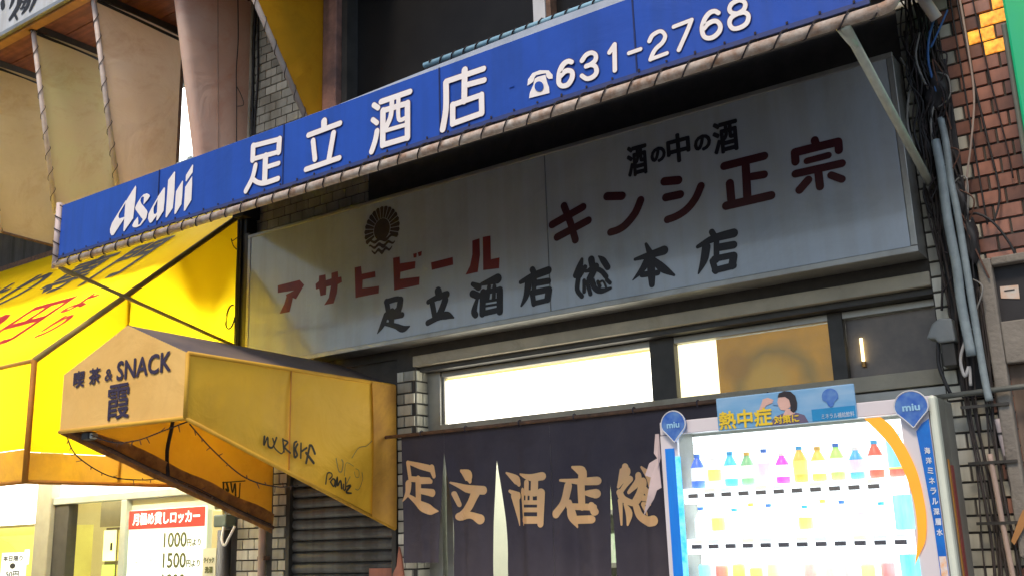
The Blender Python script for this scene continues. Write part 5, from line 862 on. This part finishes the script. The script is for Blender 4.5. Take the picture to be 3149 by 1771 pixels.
# globe emblems
m_globe = M('globe_print', (0.008, 0.09, 0.48), (0.10, 0.24, 0.55), 22, 0.2, spec=0.6, detail=2)
def emblem(cx, cz, rx, rz, mname):
    e = MB(); n = 26; pts = []
    for i in range(n):
        t = -math.pi / 2 + 2 * math.pi * i / n
        x = rx * math.cos(t); z = rz * math.sin(t)
        if math.sin(t) < -0.3: f_ = (-math.sin(t) - 0.3) / 0.7; z -= rz * 0.32 * f_ ** 1.5; x *= (1 - 0.75 * f_ ** 1.2) if i else 0
        pts.append((cx + x, VF - 0.022, cz + z))
    e.prism(pts, (0, 0.016, 0)); o = e.build('globe_emblem', m_globe, vm, bevel=0.003)
    text('miu', 'emblem_lettering', M('pale_print_blue', (0.35, 0.65, 0.9), None, 5, 0.4), o, (cx - rx * 0.5, VF - 0.0235, cz - rz * 0.25), (1, 0, 0), (0, 0, 1), rx * 1.0, rz * 0.42, 0.0012)
    MB().tube(pts + pts[:1], 0.0026, 5).build('clear_rim', M('clear_rim', (0.7, 0.72, 0.76), None, 5, 0.2), o)
emblem(-1.890, 1.832, 0.056, 0.056, 'left'); emblem(-0.927, 1.812, 0.060, 0.058, 'right')
# advertisement topper
ad = thing('topper_sign', 'blue heatstroke advert board with a drinking woman on the vending machine', 'sign', (-1.41, -0.7, 1.79))
AYF = VF - 0.012
bx('board', M('sky_print', (0.05, 0.30, 0.62), (0.38, 0.55, 0.74), 1.3, 0.4, stretch=(1.2, 1, 5)), ad, -1.695, -1.128, AYF, AYF + 0.010, 1.788, 1.922, 0.006)
m_yp = M('yellow_print', (0.85, 0.62, 0.04), None, 9, 0.5)
text('熱中症', 'yellow_lettering', m_yp, ad, (-1.684, AYF - 0.004, 1.793), (1, 0, 0), (0, 0, 1), 0.222, 0.070, 0.0022)
text('対策に', 'yellow_lettering', m_yp, ad, (-1.452, AYF - 0.004, 1.795), (1, 0, 0), (0, 0, 1), 0.10, 0.032, 0.001)
text('ミネラル補給飲料', 'white_lettering', M('white_print', (0.7, 0.78, 0.85), None, 9, 0.5), ad, (-1.262, AYF - 0.004, 1.797), (1, 0, 0), (0, 0, 1), 0.125, 0.020, 0.0)
fa_ = lambda a, b_, e: (a, AYF - 0.002 - e, b_)
m_skin = M('skin_print', (0.72, 0.46, 0.40), None, 9, 0.5); m_hair = M('hair_print', (0.03, 0.025, 0.03), None, 9, 0.5)
bx('blue_band', M('deep_blue_print', (0.02, 0.28, 0.62), None, 9, 0.5), ad, -1.30, -1.132, AYF - 0.0018, AYF - 0.0005, 1.792, 1.838)
polys(MB(), [[(-1.470, 1.790), (-1.462, 1.812), (-1.440, 1.826), (-1.415, 1.834), (-1.36, 1.832), (-1.33, 1.820), (-1.315, 1.790)]], lambda a, b_, e: fa_(a, b_, e)).build('print_blouse', M('mauve_print', (0.16, 0.13, 0.22), None, 9, 0.5), ad)
polys(MB(), [[(-1.415, 1.828), (-1.40, 1.85), (-1.385, 1.85), (-1.365, 1.83), (-1.39, 1.822)], [(-1.4290, 1.862), (-1.434, 1.878), (-1.427, 1.900), (-1.405, 1.908), (-1.385, 1.902), (-1.376, 1.880), (-1.383, 1.856), (-1.405, 1.845), (-1.422, 1.849)], [(-1.512, 1.842), (-1.498, 1.852), (-1.480, 1.872), (-1.452, 1.880), (-1.448, 1.892), (-1.470, 1.902), (-1.492, 1.898), (-1.500, 1.880), (-1.515, 1.852)]], lambda a, b_, e: fa_(a, b_, e + 0.0004)).build('print_skin', m_skin, ad)
polys(MB(), [[(-1.430, 1.898), (-1.424, 1.914), (-1.402, 1.921), (-1.376, 1.917), (-1.358, 1.898), (-1.353, 1.870), (-1.357, 1.845), (-1.372, 1.832), (-1.383, 1.842), (-1.381, 1.862), (-1.384, 1.885), (-1.400, 1.898)]], lambda a, b_, e: fa_(a, b_, e + 0.0010)).build('print_hair', m_hair, ad)
polys(MB(), [[(-1.452, 1.872), (-1.432, 1.868), (-1.431, 1.876), (-1.452, 1.886)]], lambda a, b_, e: fa_(a, b_, e + 0.0016)).build('print_cup', M('cup_print', (0.2, 0.4, 0.7), None, 9, 0.4), ad)
polys(MB(), [[(-1.222 + 0.032 * math.cos(t) * (1 if math.sin(t) > -0.3 else 0.55), 1.882 + (0.030 if math.sin(t) > 0 else 0.042) * math.sin(t)) for t in [i * math.pi / 11 for i in range(22)]]], lambda a, b_, e: fa_(a, b_, e + 0.0004)).build('print_globe', m_globe, ad)
# streamer caught between curtain and machine
rb = thing('paper_streamer', 'torn pinkish paper streamer on the left edge of the vending machine', 'streamer', (-2.0, -0.71, 1.55))
m_st = M('pink_paper', (0.62, 0.50, 0.50), (0.52, 0.42, 0.42), 9, 0.7)
for pts, yy in (([(-1.985, 1.80), (-1.968, 1.80), (-1.968, 1.70), (-1.975, 1.655), (-1.984, 1.70), (-1.995, 1.72)], -0.715), ([(-2.015, 1.68), (-1.975, 1.70), (-1.968, 1.62), (-1.966, 1.575), (-1.985, 1.565), (-2.0, 1.53), (-2.055, 1.465), (-2.05, 1.50), (-2.025, 1.55), (-2.012, 1.62), (-2.035, 1.63)], -0.722)):
    MB().prism([(a, yy + 0.01 * math.sin(b_ * 60), b_) for a, b_ in pts], (0, 0.003, 0)).build('paper_strip', m_st, rb)
# side stickers
for nm, lab, y0, y1, z0, z1, mt in (('side_sticker', 'orange sticker', -0.62, -0.60, 1.20, 1.62, M('orange_sticker', (0.5, 0.24, 0.05), None, 9, 0.6)), ('side_sticker', 'faded red sticker', -0.585, -0.545, 1.05, 1.60, M('red_sticker', (0.32, 0.05, 0.05), (0.2, 0.06, 0.05), 24, 0.6))):
    bx(nm, mt, vm, VX1 + 0.0005, VX1 + 0.003, y0, y1, z0, z1)['label'] = lab

# ------------------------------------------------------------------ right pier: conduits, cables, meter, recessed box, pipes
def pipe(name, label, pts, r, mt, cat='pipe', group=None, n=10, clips=()):
    t = thing(name, label, cat, pts[-1], group)
    MB().tube(smoothpath(pts, 5) if len(pts) > 2 else pts, r, n).build('tube', mt, t, True)
    for z, x, w_ in clips: MB().tube([(x - 0.001, -0.05, z - 0.004), (x - 0.001, -0.05, z + 0.004)], w_, 12).build('clip', m_cable, t)
    return t
pipe('conduit', 'wide blue grey conduit, left of the pair on the dark right pier', [(-0.832, -0.10, 3.02), (-0.822, -0.12, 2.88), (-0.824, -0.12, 2.66), (-0.815, -0.12, 2.45), (-0.817, -0.12, 2.28), (-0.806, -0.12, 2.06)], 0.020, m_cond, clips=())
pipe('conduit', 'slimmer blue grey conduit, right of the pair on the dark right pier', [(-0.800, -0.09, 3.12), (-0.788, -0.115, 2.98), (-0.791, -0.115, 2.83), (-0.783, -0.115, 2.68), (-0.779, -0.115, 2.43), (-0.771, -0.115, 1.99), (-0.764, -0.115, 1.87)], 0.015, m_cond, clips=())
pipe('conduit', 'short lower conduit ending in a bend near the orange tape', [(-0.755, -0.05, 1.80), (-0.738, -0.05, 1.62), (-0.722, -0.05, 1.48), (-0.705, -0.05, 1.425), (-0.66, -0.045, 1.405)], 0.0145, M('pale_mauve_pipe', (0.45, 0.40, 0.42), (0.36, 0.33, 0.34), 9, 0.5), clips=((1.74, -0.749, 0.0165), (1.60, -0.736, 0.0165)))
pipe('conduit', 'thin pinkish pipe beside the vending machine side', [(-0.80, -0.07, 1.66), (-0.79, -0.07, 1.4), (-0.775, -0.07, 1.0), (-0.77, -0.07, 0.2)], 0.011, M('pink_pale_pipe', (0.50, 0.38, 0.32), None, 9, 0.5))
pipe('white_elbow_pipe', 'white jointed pipe at the top of the right pier', [(-0.83, -0.16, 3.80), (-0.80, -0.15, 3.70), (-0.768, -0.14, 3.615), (-0.752, -0.12, 3.575)], 0.026, M('white_pvc', (0.66, 0.62, 0.60), (0.55, 0.52, 0.5), 9, 0.5))
bx('duct', m_black, thing('cable_duct', 'black cable duct behind the conduits on the right pier', 'duct', (-0.85, -0.02, 1.2)), -0.885, -0.755, -0.03, -0.0105, 1.9, 3.42, 0.004)
wires = []
mcs = [m_cable, m_cable, m_rope, M('brown_cable', (0.13, 0.06, 0.04), None, 9, 0.6), M('grey_cable', (0.28, 0.28, 0.27), None, 9, 0.6), M('blue_cable', (0.05, 0.16, 0.45), None, 9, 0.5)]
def wirething(lab, pts, r, mt): pipe('cable', lab, pts, r, mt, 'cable', 'loose cables on the right pier', 6)
wirething('bright blue cable looping near the top of the right pier', [(-0.765, -0.09, 3.60), (-0.80, -0.10, 3.50), (-0.815, -0.10, 3.40), (-0.808, -0.10, 3.30), (-0.80, -0.09, 3.24)], 0.006, mcs[5])
wirething('second thinner blue cable crossing the top of the right pier', [(-0.71, -0.08, 3.62), (-0.74, -0.09, 3.56), (-0.775, -0.09, 3.50), (-0.80, -0.09, 3.46)], 0.005, mcs[5])
wirething('pale cable dropping from the orange lit tiles to a knot', [(-0.66, -0.05, 3.75), (-0.655, -0.05, 3.45), (-0.66, -0.05, 3.2), (-0.70, -0.06, 2.98), (-0.725, -0.06, 2.88), (-0.765, -0.06, 2.70)], 0.005, M('pale_cable', (0.42, 0.34, 0.30), None, 9, 0.6))
wirething('long black cable, first one over the orange toned tiles', [(-0.70, -0.04, 3.8), (-0.695, -0.04, 3.3), (-0.69, -0.04, 2.9), (-0.685, -0.04, 2.62)], 0.004, m_cable)
wirething('long black cable, second one over the orange toned tiles', [(-0.675, -0.04, 3.8), (-0.66, -0.045, 3.4), (-0.635, -0.04, 3.0), (-0.62, -0.04, 2.75), (-0.66, -0.05, 2.62)], 0.005, m_cable)
wirething('long dark cable, third one over the orange toned tiles', [(-0.615, -0.04, 3.8), (-0.59, -0.04, 3.3), (-0.565, -0.04, 2.95), (-0.56, -0.04, 2.8)], 0.0035, m_rope)
wirething('black cable arching over the grey tiles beside the recess', [(-0.77, -0.06, 2.66), (-0.72, -0.07, 2.67), (-0.66, -0.07, 2.62), (-0.61, -0.06, 2.52), (-0.59, -0.05, 2.44)], 0.0055, m_cable)
wirething('white knotted cord tied round the lower conduits', [(-0.80, -0.085, 2.18), (-0.83, -0.10, 2.12), (-0.855, -0.10, 2.05), (-0.845, -0.11, 1.98), (-0.825, -0.10, 2.02), (-0.83, -0.10, 1.94)], 0.007, M('white_cord', (0.5, 0.5, 0.5), None, 9, 0.7))
for k in range(10):                                        # the tangle behind the strut
    x = -0.915 + 0.010 * k; z0 = random.uniform(3.35, 3.75)
    pts = [(x + random.uniform(-0.03, 0.03), -0.06 - random.uniform(0, 0.05), z0 - 0.11 * j) for j in range(7)]
    wirething('tangled cable strand %s in the dark bundle on the right pier' % ('farthest left', 'second from the left', 'third from the left', 'fourth from the left', 'fifth from the left', 'fifth from the right', 'fourth from the right', 'third from the right', 'second from the right', 'farthest right')[k], pts, random.uniform(0.003, 0.006), random.choice(mcs[:5]))
bu = thing('cable_bundle', 'dense dark vertical bundle of cables behind the conduits on the right pier', 'cable', (-0.85, -0.06, 2.0))
mb = MB()
for k in range(26):
    x = -0.905 + 0.0055 * k; zt = random.uniform(3.5, 3.85); zb0 = random.uniform(2.1, 2.9); ph = random.uniform(0, 6)
    mb.tube(smoothpath([(x + 0.016 * math.sin(ph + j * 1.7) + random.uniform(-0.008, 0.008), -0.055 + random.uniform(-0.025, 0.02), zt + (zb0 - zt) * j / 7) for j in range(8)], 4), random.uniform(0.003, 0.0065), 6)
mb.build('strands', M('sooty_cable', (0.030, 0.027, 0.028), (0.075, 0.06, 0.055), 9, 0.7), bu, True)['kind'] = 'stuff'
for k in range(8):
    x = random.uniform(-0.90, -0.76); z = random.uniform(2.3, 3.5)
    MB().tube(smoothpath([(x, -0.08, z), (x + random.uniform(0.02, 0.07), -0.12, z - 0.05), (x + random.uniform(-0.02, 0.05), -0.11, z - 0.14), (x - 0.03, -0.08, z - 0.17)], 6), 0.0035, 5).build('loop', random.choice([m_cable, m_rope, MATS['grey_cable'], MATS['brown_cable']]), bu)
lo = thing('lower_cable_run', 'dark cables running down beside the vending machine', 'cable', (-0.78, -0.05, 0.4))
mb = MB()
for k in range(12):
    x = -0.87 + 0.0135 * k; ph = random.uniform(0, 6)
    mb.tube(smoothpath([(x + 0.014 * math.sin(ph + j * 1.5), -0.045 + random.uniform(-0.02, 0.01), 2.35 - 0.27 * j) for j in range(8)], 4), random.uniform(0.003, 0.007), 6)
mb.build('strands', MATS['sooty_cable'], lo, True)['kind'] = 'stuff'
for z in (1.85, 1.62, 1.38): bx('strap', m_darkframe, lo, -0.885, -0.70, -0.082, -0.074, z, z + 0.012)
for lab, x, z, sx, sz in (('upper lump of black taped cable splices on the right pier', -0.80, 3.26, 0.055, 0.10), ('middle lump of black taped cable splices between the conduits', -0.775, 2.74, 0.035, 0.09), ('lower lump of black taped cable splices by the recess', -0.752, 2.56, 0.030, 0.11)):
    t = thing('cable_splice', lab, 'cable', (x, -0.07, z), 'taped cable splices on the right pier')
    def lump(u, v, x=x, z=z, sx=sx, sz=sz):
        th = u * 2 * math.pi; ph = (v - 0.5) * math.pi; q = 1 + 0.22 * math.sin(th * 3 + v * 9) + 0.12 * math.sin(th * 5 - v * 13)
        return (x + sx * q * math.cos(th) * math.cos(ph), -0.07 + 0.035 * q * math.sin(th) * math.cos(ph), z + sz * math.sin(ph))
    MB().grid(20, 12, lump).build('tape', m_cable, t, True)
    for k in range(3): MB().tube(smoothpath([(x + random.uniform(-sx, sx), -0.09, z + sz * 0.7), (x + random.uniform(-0.09, 0.09), -0.11, z + random.uniform(-0.1, 0.2)), (x + random.uniform(-0.07, 0.07), -0.08, z - sz - random.uniform(0.02, 0.12))], 6), 0.0038, 5).build('lead', random.choice(mcs[:5]), t)
mt_ = thing('meter_cover', 'grey rounded meter cover with black pipe beside the conduits', 'meter', (-0.90, -0.06, 2.1))
MB().prism([(-0.975, -0.12, 2.155), (-0.945, -0.12, 2.215), (-0.915, -0.12, 2.235), (-0.865, -0.12, 2.23), (-0.86, -0.12, 2.13), (-0.93, -0.12, 2.13), (-0.94, -0.12, 2.15)], (0, 0.105, 0)).build('hood', M('meter_grey', (0.26, 0.28, 0.28), (0.2, 0.22, 0.22), 8, 0.5), mt_, bevel=0.008)
bx('body', m_darkframe, mt_, -0.925, -0.87, -0.105, -0.012, 2.03, 2.129, 0.006); MB().tube(smoothpath([(-0.935, -0.09, 2.14), (-0.945, -0.09, 2.05), (-0.93, -0.09, 1.97), (-0.91, -0.08, 1.90)], 5), 0.008, 7).build('lead', m_cable, mt_, True)
rx_ = thing('recessed_box', 'concrete framed recess with a small lit label at the right edge', 'recess', (-0.56, -0.05, 2.1))
m_cf = M('rough_concrete', (0.27, 0.25, 0.22), (0.19, 0.175, 0.155), 9, 0.9, bump=0.5, bscale=50)
bx('frame_stile', m_cf, rx_, -0.745, -0.690, -0.07, -0.0105, 1.25, 2.47, 0.008); bx('frame_head', m_cf, rx_, -0.69, 0.15, -0.068, -0.0105, 2.435, 2.47, 0.006); bx('frame_sill', m_cf, rx_, -0.689, 0.15, -0.066, -0.0105, 2.02, 2.195, 0.006)
bx('recess_back', m_black, rx_, -0.69, 0.15, -0.02, -0.0105, 2.195, 2.434)
MB().poly([(-0.678, -0.024, 2.300), (-0.608, -0.024, 2.287), (-0.606, -0.024, 2.345), (-0.676, -0.024, 2.350)]).build('label_sticker', M('sticker_paper', (0.62, 0.60, 0.56), (0.75, 0.35, 0.15), 12, 0.5), rx_); bx('label_bar', m_black, rx_, -0.662, -0.622, -0.026, -0.0245, 2.326, 2.331)
hp = thing('horizontal_pipe', 'dark horizontal pipe crossing the right pier above the vending machine', 'pipe', (-0.7, -0.1, 1.93)); MB().tube([(-0.99, -0.10, 1.905), (-0.7, -0.10, 1.915), (0.3, -0.10, 1.93)], 0.012, 10).build('tube', M('dull_pipe', (0.14, 0.15, 0.14), (0.09, 0.1, 0.09), 9, 0.5), hp, True)
tp = thing('orange_tape', 'strip of orange packing tape stuck near the vending machine side', 'tape', (-0.73, -0.07, 1.35)); MB().prism([(-0.765, -0.085, 1.315), (-0.725, -0.085, 1.40), (-0.705, -0.085, 1.435), (-0.690, -0.085, 1.425), (-0.695, -0.085, 1.39), (-0.755, -0.085, 1.30)], (0, 0.003, 0)).build('strip', M('orange_kraft', (0.50, 0.25, 0.09), None, 9, 0.6), tp)
bx('sheet', M('brown_wall_sheet', (0.20, 0.15, 0.12), (0.14, 0.11, 0.09), 4, 0.8, streak=0.4), thing('brown_wall_sheet', 'mottled brown wall sheet below the recess on the right pier', 'panel', (-0.4, -0.01, 1.6)), -0.688, 0.15, -0.016, -0.0105, 1.5, 2.018)
gb = thing('green_sign_panel', 'bright green sign panel of the next shop at the right edge', 'sign', (0.3, -0.1, 2.8))
bx('panel', M('green_panel', (0.006, 0.36, 0.20), (0.03, 0.40, 0.10), 1.2, 0.4, es=0.16), gb, -0.475, 1.4, -0.20, -0.05, 2.79, 5.0, 0.01)
bx('edge_post', M('grey_post', (0.17, 0.19, 0.18), (0.13, 0.145, 0.14), 6, 0.6), gb, -0.500, -0.478, -0.16, -0.012, 2.72, 3.45, 0.008)
bx('block', m_plaster, thing('right_shop_wall', 'dim wall of the next shop beyond the right pier', 'wall', (1, 0.2, 0)), -0.438, 6.0, 0.0, 0.4, 0, 6.4)
